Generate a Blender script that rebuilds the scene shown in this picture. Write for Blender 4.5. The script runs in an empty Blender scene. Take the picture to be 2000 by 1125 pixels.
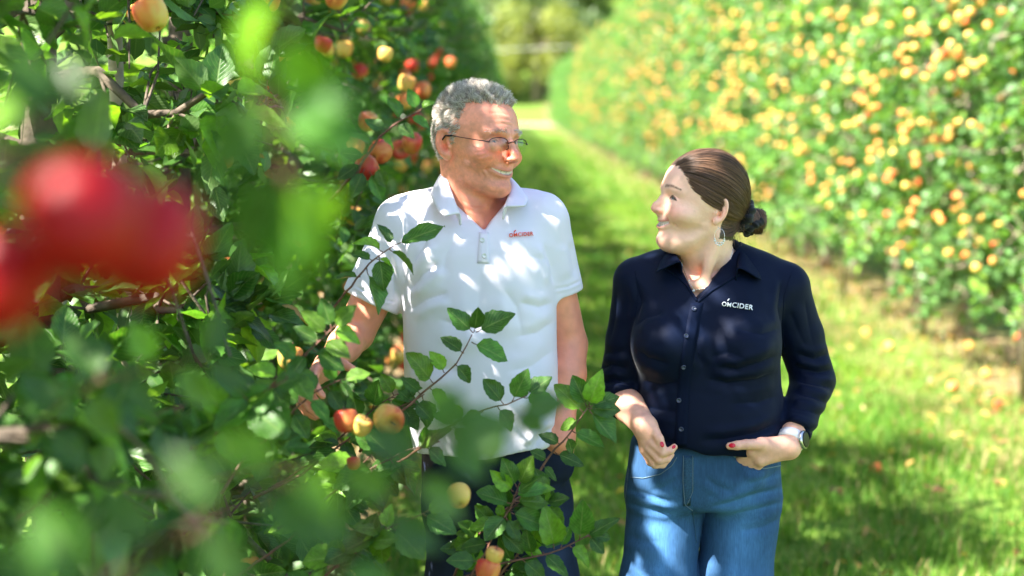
import bpy, bmesh, math, random
import numpy as np
from mathutils import Vector, Matrix, Euler
from mathutils.bvhtree import BVHTree

random.seed(7)
RNG = np.random.default_rng(11)
SC = bpy.context.scene
COL = SC.collection

# ------------------------------------------------------------------ camera
CAM_Z = 1.75
PITCH = math.atan((562.5 - 200.0) / 2777.8)
FPX = 2777.8
cam = bpy.data.cameras.new('camera')
cam.lens = 50.0
cam.sensor_width = 36.0
cam.clip_start = 0.05
cam.clip_end = 2000.0
cam.dof.use_dof = True
cam.dof.focus_distance = 2.98
cam.dof.aperture_fstop = 1.95
cam_ob = bpy.data.objects.new('camera', cam)
COL.objects.link(cam_ob)
cam_ob.location = (0, 0, CAM_Z)
cam_ob.rotation_euler = (math.pi / 2 - PITCH, 0, 0)
SC.camera = cam_ob

# ------------------------------------------------------------------ sky and sun
SUN_DIR = Vector((0.68, 0.42, -1.0)).normalized()      # the way the light travels
SUN_EL = math.asin(-SUN_DIR.z)
SUN_AZ = math.atan2(-SUN_DIR.x, -SUN_DIR.y)            # compass bearing of the sun, from +y towards +x
world = bpy.data.worlds.new('World')
SC.world = world
world.use_nodes = True
wn = world.node_tree
wn.nodes.clear()
w_sky = wn.nodes.new('ShaderNodeTexSky')
w_sky.sky_type = 'NISHITA'
w_sky.sun_disc = False
w_sky.sun_elevation = SUN_EL
w_sky.sun_rotation = SUN_AZ
w_sky.air_density = 1.0
w_sky.dust_density = 1.5
w_bg = wn.nodes.new('ShaderNodeBackground')
w_bg.inputs['Strength'].default_value = 0.095
w_out = wn.nodes.new('ShaderNodeOutputWorld')
wn.links.new(w_sky.outputs[0], w_bg.inputs[0])
wn.links.new(w_bg.outputs[0], w_out.inputs[0])

sun = bpy.data.lights.new('sun', 'SUN')
sun.energy = 5.0
sun.angle = math.radians(0.55)
sun.color = (1.0, 0.95, 0.86)
sun_ob = bpy.data.objects.new('sun', sun)
COL.objects.link(sun_ob)
sun_ob.rotation_euler = SUN_DIR.to_track_quat('-Z', 'Y').to_euler()
sun_ob.location = (-6, -4, 12)

vs = SC.view_settings
vs.view_transform = 'Standard'
vs.look = 'None'
vs.gamma = 1.0
vs.use_curve_mapping = False
vs.exposure = 2.4
SC.render.engine = 'CYCLES'
SC.cycles.use_denoising = True
SC.cycles.max_bounces = 8
SC.cycles.diffuse_bounces = 4
SC.cycles.transmission_bounces = 5
SC.cycles.transparent_max_bounces = 8
SC.cycles.caustics_reflective = False
SC.cycles.caustics_refractive = False
SC.cycles.sample_clamp_indirect = 6.0

# ------------------------------------------------------------------ helpers: placing
def P(px, py, Y):
    """the point at depth Y that lies at photograph pixel (px, py)"""
    u, v = (px - 1000.0) / FPX, (562.5 - py) / FPX
    c, s = math.cos(PITCH), math.sin(PITCH)
    dx, dy, dz = u, v * s + c, v * c - s
    t = Y / dy
    return np.array((dx * t, Y, CAM_Z + dz * t))

def project(p):
    c, s = math.cos(PITCH), math.sin(PITCH)
    y, z = p[:, 1], p[:, 2] - CAM_Z
    dep = y * c - z * s
    up = y * s + z * c
    return 1000 + FPX * p[:, 0] / dep, 562.5 - FPX * up / dep

def ray(px, py):
    a = P(px, py, 1.0)
    o = Vector((0, 0, CAM_Z))
    return o, (Vector(a) - o).normalized()

# ------------------------------------------------------------------ helpers: objects
def tag(o, label=None, cat=None, group=None, kind=None):
    if label: o['label'] = label
    if cat: o['category'] = cat
    if group: o['group'] = group
    if kind: o['kind'] = kind
    return o

def empty(name, loc=(0, 0, 0)):
    o = bpy.data.objects.new(name, None)
    o.empty_display_size = 0.1
    o.location = loc
    COL.objects.link(o)
    return o

def link(name, me, parent=None, m=None):
    o = bpy.data.objects.new(name, me)
    COL.objects.link(o)
    if m is not None and hasattr(me, 'materials') and len(me.materials) == 0:
        me.materials.append(m)
    if parent is not None:
        o.parent = parent
        pl = parent.matrix_basis.copy()
        o.matrix_parent_inverse = (parent.parent.matrix_basis @ pl if parent.parent else pl).inverted()
    return o

def mesh_np(name, V, F, smooth=True, cols=None, attr='Col', extra=None):
    """V (n,3); F (m,k) all of k sides"""
    me = bpy.data.meshes.new(name)
    V = np.ascontiguousarray(V, dtype=np.float32)
    F = np.ascontiguousarray(F, dtype=np.int32)
    m, k = F.shape
    me.vertices.add(len(V)); me.vertices.foreach_set('co', V.ravel())
    me.loops.add(m * k); me.loops.foreach_set('vertex_index', F.ravel())
    me.polygons.add(m)
    me.polygons.foreach_set('loop_start', np.arange(0, m * k, k, dtype=np.int32))
    me.update(calc_edges=True)
    if smooth:
        me.polygons.foreach_set('use_smooth', np.ones(m, dtype=bool))
    if cols is not None:
        set_cols(me, cols, attr)
    if extra:
        for nm, a in extra.items():
            at = me.attributes.new(nm, 'FLOAT', 'POINT')
            at.data.foreach_set('value', np.ascontiguousarray(a, dtype=np.float32))
    me.update()
    return me

def set_cols(me, cols, attr='Col'):
    c = np.ones((len(me.vertices), 4), dtype=np.float32)
    c[:, :3] = cols
    at = me.color_attributes.new(attr, 'FLOAT_COLOR', 'POINT')
    at.data.foreach_set('color', c.ravel())

def get_v(me):
    a = np.empty(len(me.vertices) * 3, dtype=np.float32)
    me.vertices.foreach_get('co', a)
    return a.reshape(-1, 3)

def get_n(me):
    a = np.empty(len(me.vertices) * 3, dtype=np.float32)
    me.vertex_normals.foreach_get('vector', a)
    return a.reshape(-1, 3)

class MB:
    """collects small pieces of geometry, mixed polygon sizes"""
    def __init__(s): s.v = []; s.f = []
    def add(s, V, F):
        o = len(s.v)
        s.v.extend([tuple(map(float, x)) for x in V])
        s.f.extend([tuple(int(i) + o for i in q) for q in F])
    def tube(s, pts, r, n=8, cap=True):
        pts = [np.array(p, float) for p in pts]
        rs = r if hasattr(r, '__len__') else [r] * len(pts)
        V = []; F = []
        up = np.array((0.13, 0.31, 0.94))
        for i, p in enumerate(pts):
            t = pts[min(i + 1, len(pts) - 1)] - pts[max(i - 1, 0)]
            t = t / (np.linalg.norm(t) + 1e-9)
            a = np.cross(t, up); 
            if np.linalg.norm(a) < 1e-3: a = np.cross(t, (1, 0, 0))
            a /= np.linalg.norm(a); b = np.cross(t, a)
            for k in range(n):
                w = 2 * math.pi * k / n
                V.append(p + rs[i] * (a * math.cos(w) + b * math.sin(w)))
        for i in range(len(pts) - 1):
            for k in range(n):
                k2 = (k + 1) % n
                F.append((i * n + k, i * n + k2, (i + 1) * n + k2, (i + 1) * n + k))
        if cap:
            F.append(tuple(reversed(range(n)))); F.append(tuple((len(pts) - 1) * n + k for k in range(n)))
        s.add(V, F)
    def mesh(s, name, smooth=True):
        me = bpy.data.meshes.new(name)
        me.from_pydata(s.v, [], s.f)
        if smooth: me.polygons.foreach_set('use_smooth', np.ones(len(me.polygons), dtype=bool))
        me.update()
        return me
    def build(s, name, m, parent=None, smooth=True):
        return link(name, s.mesh(name, smooth), parent, m)

# ------------------------------------------------------------------ helpers: noise
def vnoise(p, seed=0):
    """smooth value noise in 0..1 for points (n,3)"""
    p = np.asarray(p, dtype=np.float64)
    i = np.floor(p).astype(np.int64); f = p - i
    f = f * f * (3 - 2 * f)
    def h(ix, iy, iz):
        n = (ix * 374761393 + iy * 668265263 + iz * 2147483647 + seed * 1274126177) & 0xFFFFFFFF
        n = ((n ^ (n >> 13)) * 1274126177) & 0xFFFFFFFF
        return ((n ^ (n >> 16)) & 0xFFFF) / 65535.0
    r = 0
    for dx in (0, 1):
        for dy in (0, 1):
            for dz in (0, 1):
                w = (f[:, 0] if dx else 1 - f[:, 0]) * (f[:, 1] if dy else 1 - f[:, 1]) * (f[:, 2] if dz else 1 - f[:, 2])
                r = r + w * h(i[:, 0] + dx, i[:, 1] + dy, i[:, 2] + dz)
    return r

def fbm(p, seed=0, o=3):
    r = 0; a = 1; t = 0
    for k in range(o):
        r = r + a * vnoise(np.asarray(p) * (2 ** k), seed + k); t += a; a *= 0.5
    return r / t

# ------------------------------------------------------------------ helpers: materials
def new_mat(name):
    m = bpy.data.materials.new(name)
    m.use_nodes = True
    nt = m.node_tree
    b = nt.nodes['Principled BSDF']
    return m, nt, b

def node(nt, t, **kw):
    n = nt.nodes.new(t)
    for k, v in kw.items():
        if k in n.inputs: n.inputs[k].default_value = v
        else: setattr(n, k, v)
    return n

def bump_noise(nt, b, scale, strength, dist=0.002, detail=3, coord='Object', stretch=None):
    tc = nt.nodes.new('ShaderNodeTexCoord')
    n = node(nt, 'ShaderNodeTexNoise', Scale=scale, Detail=detail)
    src = tc.outputs[coord]
    if stretch:
        mp = nt.nodes.new('ShaderNodeMapping'); mp.inputs['Scale'].default_value = stretch
        nt.links.new(src, mp.inputs[0]); src = mp.outputs[0]
    nt.links.new(src, n.inputs['Vector'])
    bp = node(nt, 'ShaderNodeBump', Strength=strength, Distance=dist)
    nt.links.new(n.outputs[0], bp.inputs['Height'])
    nt.links.new(bp.outputs[0], b.inputs['Normal'])
    return n, bp

def simple_mat(name, col, rough=0.5, metal=0.0, noise=None, bump=None, spec=None):
    m, nt, b = new_mat(name)
    b.inputs['Base Color'].default_value = (*col, 1)
    b.inputs['Roughness'].default_value = rough
    b.inputs['Metallic'].default_value = metal
    if spec is not None: b.inputs['Specular IOR Level'].default_value = spec
    if noise:
        sc, amt = noise
        tc = nt.nodes.new('ShaderNodeTexCoord')
        n = node(nt, 'ShaderNodeTexNoise', Scale=sc, Detail=4)
        nt.links.new(tc.outputs['Object'], n.inputs['Vector'])
        r = nt.nodes.new('ShaderNodeValToRGB')
        r.color_ramp.elements[0].position = 0.3; r.color_ramp.elements[1].position = 0.7
        r.color_ramp.elements[0].color = (*[c * (1 - amt) for c in col], 1)
        r.color_ramp.elements[1].color = (*[min(1, c * (1 + amt)) for c in col], 1)
        nt.links.new(n.outputs[0], r.inputs[0]); nt.links.new(r.outputs[0], b.inputs['Base Color'])
    if bump: bump_noise(nt, b, *bump)
    return m

def attr_mat(name, rough=0.5, attr='Col', spec=None):
    m, nt, b = new_mat(name)
    a = nt.nodes.new('ShaderNodeAttribute'); a.attribute_name = attr
    nt.links.new(a.outputs['Color'], b.inputs['Base Color'])
    b.inputs['Roughness'].default_value = rough
    if spec is not None: b.inputs['Specular IOR Level'].default_value = spec
    return m, nt, b, a

# ------------------------------------------------------------------ helpers: solid shapes as distance fields
def A(*x): return np.array(x, dtype=np.float32)
def smin(a, b, k):
    h = np.clip(0.5 + 0.5 * (b - a) / k, 0, 1)
    return b * (1 - h) + a * h - k * h * (1 - h)
def smax(a, b, k): return -smin(-a, -b, k)
def rcone(p, a, b, r1, r2):
    a = [float(v) for v in a]; b = [float(v) for v in b]
    bx, by, bz = b[0] - a[0], b[1] - a[1], b[2] - a[2]
    x = p[:, 0] - np.float32(a[0]); y = p[:, 1] - np.float32(a[1]); z = p[:, 2] - np.float32(a[2])
    l2 = bx * bx + by * by + bz * bz + 1e-12
    t = x * np.float32(bx / l2); t += y * np.float32(by / l2); t += z * np.float32(bz / l2)
    np.clip(t, 0, 1, out=t)
    x -= t * np.float32(bx); y -= t * np.float32(by); z -= t * np.float32(bz)
    x *= x; y *= y; z *= z; x += y; x += z
    np.sqrt(x, out=x)
    x -= np.float32(r1) + t * np.float32(r2 - r1)
    return x
def fcone(p, a, b, r1, r2, n, s):
    """round cone squeezed along n by the factor s (<1 is flatter)"""
    n = A(*n); n = n / np.linalg.norm(n)
    a = A(*a); b = A(*b)
    g = (1.0 / s - 1.0)
    q = p + ((p - a) @ n)[:, None] * n * g
    bb = b + float((b - a) @ n) * n * g
    return rcone(q, a, bb, r1, r2) * min(1.0, 0.5 + 0.5 * s)
def ell(p, c, r, R=None):
    k0 = 0; k1 = 0
    for i in range(3):
        q = (p[:, i] - np.float32(c[i])) * np.float32(1.0 / r[i])
        k0 = k0 + q * q
        q = q * np.float32(1.0 / r[i])
        k1 = k1 + q * q
    k0 = np.sqrt(k0) + np.float32(1e-9); k1 = np.sqrt(k1) + np.float32(1e-9)
    return k0 * (k0 - 1) / k1
def chain(p, pts, rs, k=None):
    d = None
    for i in range(len(pts) - 1):
        e = rcone(p, pts[i], pts[i + 1], rs[i], rs[i + 1])
        d = e if d is None else (np.minimum(d, e) if not k else smin(d, e, k))
    return d
def plane(p, o, n):
    n = A(*n); n = n / np.linalg.norm(n)
    return (p - A(*o)) @ n
def loft(p, st, cap=0.01):
    """stations (z, cx, cy, halfwidth, front, back, exponent), z rising; front is towards -y"""
    st = np.array(st, dtype=np.float32)
    z = np.clip(p[:, 2], st[0, 0], st[-1, 0])
    # smooth interpolation
    def ip(c):
        return np.interp(z, st[:, 0], st[:, c])
    cx, cy, a, f, b = (ip(i).astype(np.float32) for i in range(1, 6))
    x = np.abs(p[:, 0] - cx); yy = p[:, 1] - cy
    D = np.where(yy < 0, f, b)
    u = x / a; v = np.abs(yy) / D
    g = (u * u * np.sqrt(u) + v * v * np.sqrt(v)) ** 0.4 + 1e-6
    r = np.sqrt(x * x + yy * yy)
    d = np.where(g > 0.2, r * (1 - 1 / g), -0.8 * np.minimum(a, D))
    d = smax(d, st[0, 0] - p[:, 2], cap)
    return smax(d, p[:, 2] - st[-1, 0], cap)
def densify(st, n=40):
    """smooth (Catmull-Rom like) resampling of stations"""
    st = np.array(st, float)
    zs = np.linspace(st[0, 0], st[-1, 0], n)
    out = [zs]
    for c in range(1, st.shape[1]):
        m = np.gradient(st[:, c], st[:, 0])
        i = np.clip(np.searchsorted(st[:, 0], zs) - 1, 0, len(st) - 2)
        h = st[i + 1, 0] - st[i, 0]; t = (zs - st[i, 0]) / h
        v = (2*t**3 - 3*t**2 + 1) * st[i, c] + (t**3 - 2*t**2 + t) * h * m[i] + (-2*t**3 + 3*t**2) * st[i + 1, c] + (t**3 - t**2) * h * m[i + 1]
        out.append(v)
    return np.array(out).T

def extract(f, lo, hi, h, B=8):
    """surface nets over f<0 inside the box; returns V, F (quads)"""
    lo = np.array(lo, float); hi = np.array(hi, float)
    nb = np.ceil((hi - lo) / (h * B)).astype(int)
    n = nb * B
    bc = np.stack(np.meshgrid(*[np.arange(m) for m in nb], indexing='ij'), -1).reshape(-1, 3)
    cen = (lo + (bc * B + (B - 1) / 2.0) * h).astype(np.float32)
    dc = np.concatenate([f(np.asfortranarray(cen[i:i + 200000])) for i in range(0, len(cen), 200000)])
    D = np.repeat(np.repeat(np.repeat(dc.reshape(nb).astype(np.float32), B, 0), B, 1), B, 2)
    act = bc[np.abs(dc) < B * h * 0.87 * 1.35]
    off = np.stack(np.meshgrid(*[np.arange(B)] * 3, indexing='ij'), -1).reshape(-1, 3)
    CH = max(1, 100000 // (B ** 3))
    for i in range(0, len(act), CH):
        g = (act[i:i + CH, None, :] * B + off[None]).reshape(-1, 3)
        D[g[:, 0], g[:, 1], g[:, 2]] = f(np.asfortranarray((lo + g * h).astype(np.float32)))
    I = D < 0
    s = np.zeros(np.array(D.shape) - 1, dtype=np.int8)
    for a in (0, 1):
        for b in (0, 1):
            for c in (0, 1):
                s += I[a:D.shape[0] - 1 + a, b:D.shape[1] - 1 + b, c:D.shape[2] - 1 + c]
    ce = np.argwhere((s > 0) & (s < 8))
    ids = np.full(s.shape, -1, dtype=np.int32)
    ids[ce[:, 0], ce[:, 1], ce[:, 2]] = np.arange(len(ce))
    acc = np.zeros((len(ce), 3)); cnt = np.zeros(len(ce))
    cs = [(a, b, c) for a in (0, 1) for b in (0, 1) for c in (0, 1)]
    val = {c: D[ce[:, 0] + c[0], ce[:, 1] + c[1], ce[:, 2] + c[2]] for c in cs}
    for c in cs:
        for ax in range(3):
            if c[ax] == 0:
                e = list(c); e[ax] = 1; e = tuple(e)
                a, b = val[c], val[e]
                x = (a < 0) != (b < 0)
                t = np.where(x, a / np.where(x, a - b, 1), 0)
                q = np.tile(np.array(c, float), (len(ce), 1)); q[:, ax] = t
                acc += np.where(x[:, None], q, 0); cnt += x
    V = lo + (ce + acc / cnt[:, None]) * h
    Fs = []
    for ax in range(3):
        o1, o2 = (ax + 1) % 3, (ax + 2) % 3
        sl0 = [slice(None)] * 3; sl1 = [slice(None)] * 3
        sl0[ax] = slice(0, -1); sl1[ax] = slice(1, None)
        a = I[tuple(sl0)]; b = I[tuple(sl1)]
        e = np.argwhere(a != b)
        ok = (e[:, o1] > 0) & (e[:, o2] > 0) & (e[:, o1] < D.shape[o1] - 1) & (e[:, o2] < D.shape[o2] - 1)
        e = e[ok]
        fl = a[e[:, 0], e[:, 1], e[:, 2]]
        def cid(d1, d2):
            q = e.copy(); q[:, o1] += d1; q[:, o2] += d2
            return ids[q[:, 0], q[:, 1], q[:, 2]]
        q = np.stack([cid(-1, -1), cid(0, -1), cid(0, 0), cid(-1, 0)], 1)
        q = np.where(fl[:, None], q, q[:, ::-1])
        Fs.append(q[(q >= 0).all(1)])
    return V, np.concatenate(Fs)

def join_vf(parts):
    V = []; F = []; o = 0
    for v, f in parts:
        V.append(v); F.append(f + o); o += len(v)
    return np.concatenate(V), np.concatenate(F)

def keep_faces(V, F, mask):
    F = F[mask[F].all(1)]
    used = np.unique(F)
    mp = np.full(len(V), -1, dtype=np.int64); mp[used] = np.arange(len(used))
    return V[used], mp[F]

def normals_np(V, F):
    a, b, c, d = (V[F[:, i]] for i in range(4))
    fn = np.cross(c - a, d - b)
    n = np.zeros_like(V)
    idx = F.ravel()
    for c in range(3): n[:, c] = np.bincount(idx, np.repeat(fn[:, c], 4), len(V))
    return n / (np.linalg.norm(n, axis=1)[:, None] + 1e-12)

def rot_axes(fwd_yaw, pitch, roll):
    """columns: lateral (the head's own right), forward, up. yaw measured from +x towards -y"""
    F = Vector((math.cos(fwd_yaw), -math.sin(fwd_yaw), 0))
    U = Vector((0, 0, 1)); R = F.cross(U)
    q = Matrix.Rotation(pitch, 3, R)
    F = q @ F; U = q @ U
    q = Matrix.Rotation(roll, 3, F)
    R = q @ R; U = q @ U
    return np.array([[R.x, F.x, U.x], [R.y, F.y, U.y], [R.z, F.z, U.z]], dtype=np.float32)
# ------------------------------------------------------------------ leaf and bark materials
def leaf_material(name, veins=True, gloss=0.42):
    m = bpy.data.materials.new(name); m.use_nodes = True
    nt = m.node_tree; b = nt.nodes['Principled BSDF']; out = nt.nodes['Material Output']
    a = nt.nodes.new('ShaderNodeAttribute'); a.attribute_name = 'Col'
    oi = nt.nodes.new('ShaderNodeObjectInfo')
    hs = node(nt, 'ShaderNodeHueSaturation')
    mr = node(nt, 'ShaderNodeMapRange'); mr.inputs[3].default_value = 0.80; mr.inputs[4].default_value = 1.22
    nt.links.new(oi.outputs['Random'], mr.inputs[0]); nt.links.new(mr.outputs[0], hs.inputs['Value'])
    nt.links.new(a.outputs['Color'], hs.inputs['Color'])
    col = hs.outputs[0]
    if veins:
        lu = nt.nodes.new('ShaderNodeAttribute'); lu.attribute_name = 'lu'
        lv = nt.nodes.new('ShaderNodeAttribute'); lv.attribute_name = 'lv'
        ab = node(nt, 'ShaderNodeMath', operation='ABSOLUTE'); nt.links.new(lu.outputs['Fac'], ab.inputs[0])
        k1 = node(nt, 'ShaderNodeMath', operation='MULTIPLY'); k1.inputs[1].default_value = 0.38; nt.links.new(ab.outputs[0], k1.inputs[0])
        k2 = node(nt, 'ShaderNodeMath', operation='SUBTRACT'); nt.links.new(lv.outputs['Fac'], k2.inputs[0]); nt.links.new(k1.outputs[0], k2.inputs[1])
        k3 = node(nt, 'ShaderNodeMath', operation='MULTIPLY'); k3.inputs[1].default_value = 9.0; nt.links.new(k2.outputs[0], k3.inputs[0])
        k4 = node(nt, 'ShaderNodeMath', operation='FRACT'); nt.links.new(k3.outputs[0], k4.inputs[0])
        k5 = node(nt, 'ShaderNodeMath', operation='SUBTRACT'); k5.inputs[1].default_value = 0.5; nt.links.new(k4.outputs[0], k5.inputs[0])
        k6 = node(nt, 'ShaderNodeMath', operation='ABSOLUTE'); nt.links.new(k5.outputs[0], k6.inputs[0])
        v1 = node(nt, 'ShaderNodeMapRange'); v1.inputs[1].default_value = 0.0; v1.inputs[2].default_value = 0.14; v1.inputs[3].default_value = 0.7; v1.inputs[4].default_value = 0.0
        nt.links.new(k6.outputs[0], v1.inputs[0])
        v2 = node(nt, 'ShaderNodeMapRange'); v2.inputs[1].default_value = 0.02; v2.inputs[2].default_value = 0.09; v2.inputs[3].default_value = 1.0; v2.inputs[4].default_value = 0.0
        nt.links.new(ab.outputs[0], v2.inputs[0])
        mxm = node(nt, 'ShaderNodeMath', operation='MAXIMUM'); nt.links.new(v1.outputs[0], mxm.inputs[0]); nt.links.new(v2.outputs[0], mxm.inputs[1])
        sc = node(nt, 'ShaderNodeMath', operation='MULTIPLY'); sc.inputs[1].default_value = 0.38; nt.links.new(mxm.outputs[0], sc.inputs[0])
        mc = node(nt, 'ShaderNodeMixRGB'); mc.inputs[2].default_value = (0.26, 0.34, 0.12, 1)
        nt.links.new(sc.outputs[0], mc.inputs[0]); nt.links.new(col, mc.inputs[1]); col = mc.outputs[0]
        bp = node(nt, 'ShaderNodeBump', Strength=0.5, Distance=0.0015); bp.invert = True
        nt.links.new(mxm.outputs[0], bp.inputs['Height']); nt.links.new(bp.outputs[0], b.inputs['Normal'])
    tcn = nt.nodes.new('ShaderNodeTexCoord'); nzz = node(nt, 'ShaderNodeTexNoise', Scale=(5.0 if veins else 9.0), Detail=5.0); nt.links.new(tcn.outputs['Object'], nzz.inputs['Vector'])
    nmr = node(nt, 'ShaderNodeMapRange'); nmr.inputs[1].default_value = 0.3; nmr.inputs[2].default_value = 0.7; nmr.inputs[3].default_value = 0.68; nmr.inputs[4].default_value = 1.30
    nt.links.new(nzz.outputs[0], nmr.inputs[0])
    nmx = node(nt, 'ShaderNodeMixRGB', blend_type='MULTIPLY'); nmx.inputs[0].default_value = 1.0
    nt.links.new(col, nmx.inputs[1]); nt.links.new(nmr.outputs[0], nmx.inputs[2]); col = nmx.outputs[0]
    # the underside is paler and dull
    ge = nt.nodes.new('ShaderNodeNewGeometry')
    un = node(nt, 'ShaderNodeMixRGB'); un.inputs[2].default_value = (0.165, 0.25, 0.10, 1)
    hf = node(nt, 'ShaderNodeMath', operation='MULTIPLY'); hf.inputs[1].default_value = 0.50
    nt.links.new(ge.outputs['Backfacing'], hf.inputs[0]); nt.links.new(hf.outputs[0], un.inputs[0]); nt.links.new(col, un.inputs[1])
    nt.links.new(un.outputs[0], b.inputs['Base Color'])
    b.inputs['Roughness'].default_value = gloss
    b.inputs['Specular IOR Level'].default_value = 0.45
    tl = node(nt, 'ShaderNodeBsdfTranslucent')
    br = node(nt, 'ShaderNodeMixRGB', blend_type='MULTIPLY'); br.inputs[0].default_value = 1.0; br.inputs[2].default_value = (2.2, 2.1, 0.75, 1)
    nt.links.new(col, br.inputs[1]); nt.links.new(br.outputs[0], tl.inputs[0])
    mx = node(nt, 'ShaderNodeMixShader'); mx.inputs[0].default_value = 0.33
    nt.links.new(b.outputs[0], mx.inputs[1]); nt.links.new(tl.outputs[0], mx.inputs[2]); nt.links.new(mx.outputs[0], out.inputs[0])
    return m

LEAF = leaf_material('apple_leaf')
LEAF_FAR = leaf_material('apple_leaf_far', veins=False)
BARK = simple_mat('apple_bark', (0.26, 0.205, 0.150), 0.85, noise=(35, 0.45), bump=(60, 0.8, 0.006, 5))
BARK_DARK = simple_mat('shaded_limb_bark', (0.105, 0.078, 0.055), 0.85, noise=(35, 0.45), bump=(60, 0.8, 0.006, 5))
TWIG = simple_mat('young_twig', (0.150, 0.062, 0.040), 0.55, noise=(80, 0.35), bump=(200, 0.4, 0.001, 3))
STAKE = simple_mat('weathered_stake', (0.36, 0.29, 0.20), 0.8, noise=(22, 0.3), bump=(90, 0.5, 0.002, 4))

def leaf_template(nv, nu, serr=0.0):
    """(u -1..1, v 0..1, halfwidth) grid of a leaf with pointed tip; quads"""
    vs_ = np.linspace(0, 1, nv + 1)
    V = []; F = []
    for i, v in enumerate(vs_):
        w = (math.sin(math.pi * min(1, v ** 0.80)) ** 0.80) * (1 - 0.14 * v) if 0 < v < 1 else 0.02
        for j in range(nu + 1):
            u = -1 + 2 * j / nu
            ww = w
            if serr and abs(u) == 1 and 0 < v < 1: ww = w * (1 + serr * (1 if i % 2 else -1))
            V.append((u, v, ww))
    for i in range(nv):
        for j in range(nu):
            a = i * (nu + 1) + j
            F.append((a, a + 1, a + nu + 2, a + nu + 1))
    return np.array(V), np.array(F)
T_FINE = leaf_template(10, 4, 0.05)
T_MID = leaf_template(4, 2)
T_LOW = leaf_template(3, 2)

def leaves_vf(pos, d, nrm, L, W, T, fold=0.35, curl=0.35, rng=None):
    TV, TF = T
    n = len(pos); k = len(TV)
    rng = rng or np.random.default_rng(1)
    d = d / np.linalg.norm(d, axis=1)[:, None]
    nrm = nrm - d * (nrm * d).sum(1)[:, None]; nrm /= np.linalg.norm(nrm, axis=1)[:, None] + 1e-9
    s = np.cross(d, nrm)
    fo = (fold * rng.uniform(0.3, 1.4, n)); cu = curl * rng.uniform(-0.2, 1.3, n)
    tw = rng.normal(0, 0.25, n); wv = rng.uniform(0, 6.28, n)
    u, v, w = TV[:, 0], TV[:, 1], TV[:, 2]
    lat = (u * w)[None] * (W / 2)[:, None]
    up = np.abs(u * w)[None] * (fo * W / 2)[:, None] - (v ** 2)[None] * (cu * L * 0.5)[:, None] + (u * w * v)[None] * (tw * W * 0.5)[:, None]
    up = up + 0.05 * W[:, None] * np.sin(v[None] * 9 + wv[:, None] + u[None] * 1.5) * np.abs(u)[None]
    P_ = pos[:, None] + d[:, None] * (v[None] * L[:, None])[..., None] + s[:, None] * lat[..., None] + nrm[:, None] * up[..., None]
    F = (TF[None] + (np.arange(n) * k)[:, None, None]).reshape(-1, 4)
    return P_.reshape(-1, 3), F, np.tile(u, n), np.tile(v, n)

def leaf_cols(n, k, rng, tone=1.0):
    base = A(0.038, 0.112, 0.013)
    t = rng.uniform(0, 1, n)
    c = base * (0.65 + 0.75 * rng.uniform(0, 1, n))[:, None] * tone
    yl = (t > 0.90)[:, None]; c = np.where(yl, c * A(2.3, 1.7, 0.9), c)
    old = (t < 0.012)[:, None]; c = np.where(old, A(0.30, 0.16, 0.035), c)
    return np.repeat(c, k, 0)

# single leaves, as shared meshes
LEAF_MESH = []
for i in range(8):
    r = np.random.default_rng(40 + i)
    v, f, lu, lv = leaves_vf(np.zeros((1, 3)), np.array([[0, 1.0, 0]]), np.array([[0, 0, 1.0]]), np.array([1.0]), np.array([0.68 + 0.09 * r.uniform(-1, 1)]), T_FINE, (0.25, 0.45, 0.7, 0.35)[i % 4], (0.2, 0.6, 0.9, -0.25, 0.45)[i % 5], r)
    me = mesh_np('leaf', v, f, cols=leaf_cols(1, len(v), r) * (0.9 + 0.25 * (i % 3)), extra={'lu': lu, 'lv': lv})
    me.materials.append(LEAF); LEAF_MESH.append(me)

def leaf_object(pos, d, nrm, L, parent, i=None, name='leaf', inv=None):
    d = np.array(d, float); d /= np.linalg.norm(d); nrm = np.array(nrm, float); nrm -= d * (nrm @ d); nrm /= np.linalg.norm(nrm) + 1e-9
    s = np.cross(d, nrm)
    M = Matrix(((s[0] * L, d[0] * L, nrm[0] * L, pos[0]), (s[1] * L, d[1] * L, nrm[1] * L, pos[1]), (s[2] * L, d[2] * L, nrm[2] * L, pos[2]), (0, 0, 0, 1)))
    o = bpy.data.objects.new(name, LEAF_MESH[random.randrange(8) if i is None else i])
    COL.objects.link(o)
    o.parent = parent
    o.matrix_parent_inverse = inv if inv is not None else parent.matrix_basis.inverted()
    o.matrix_basis = M
    return o

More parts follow.
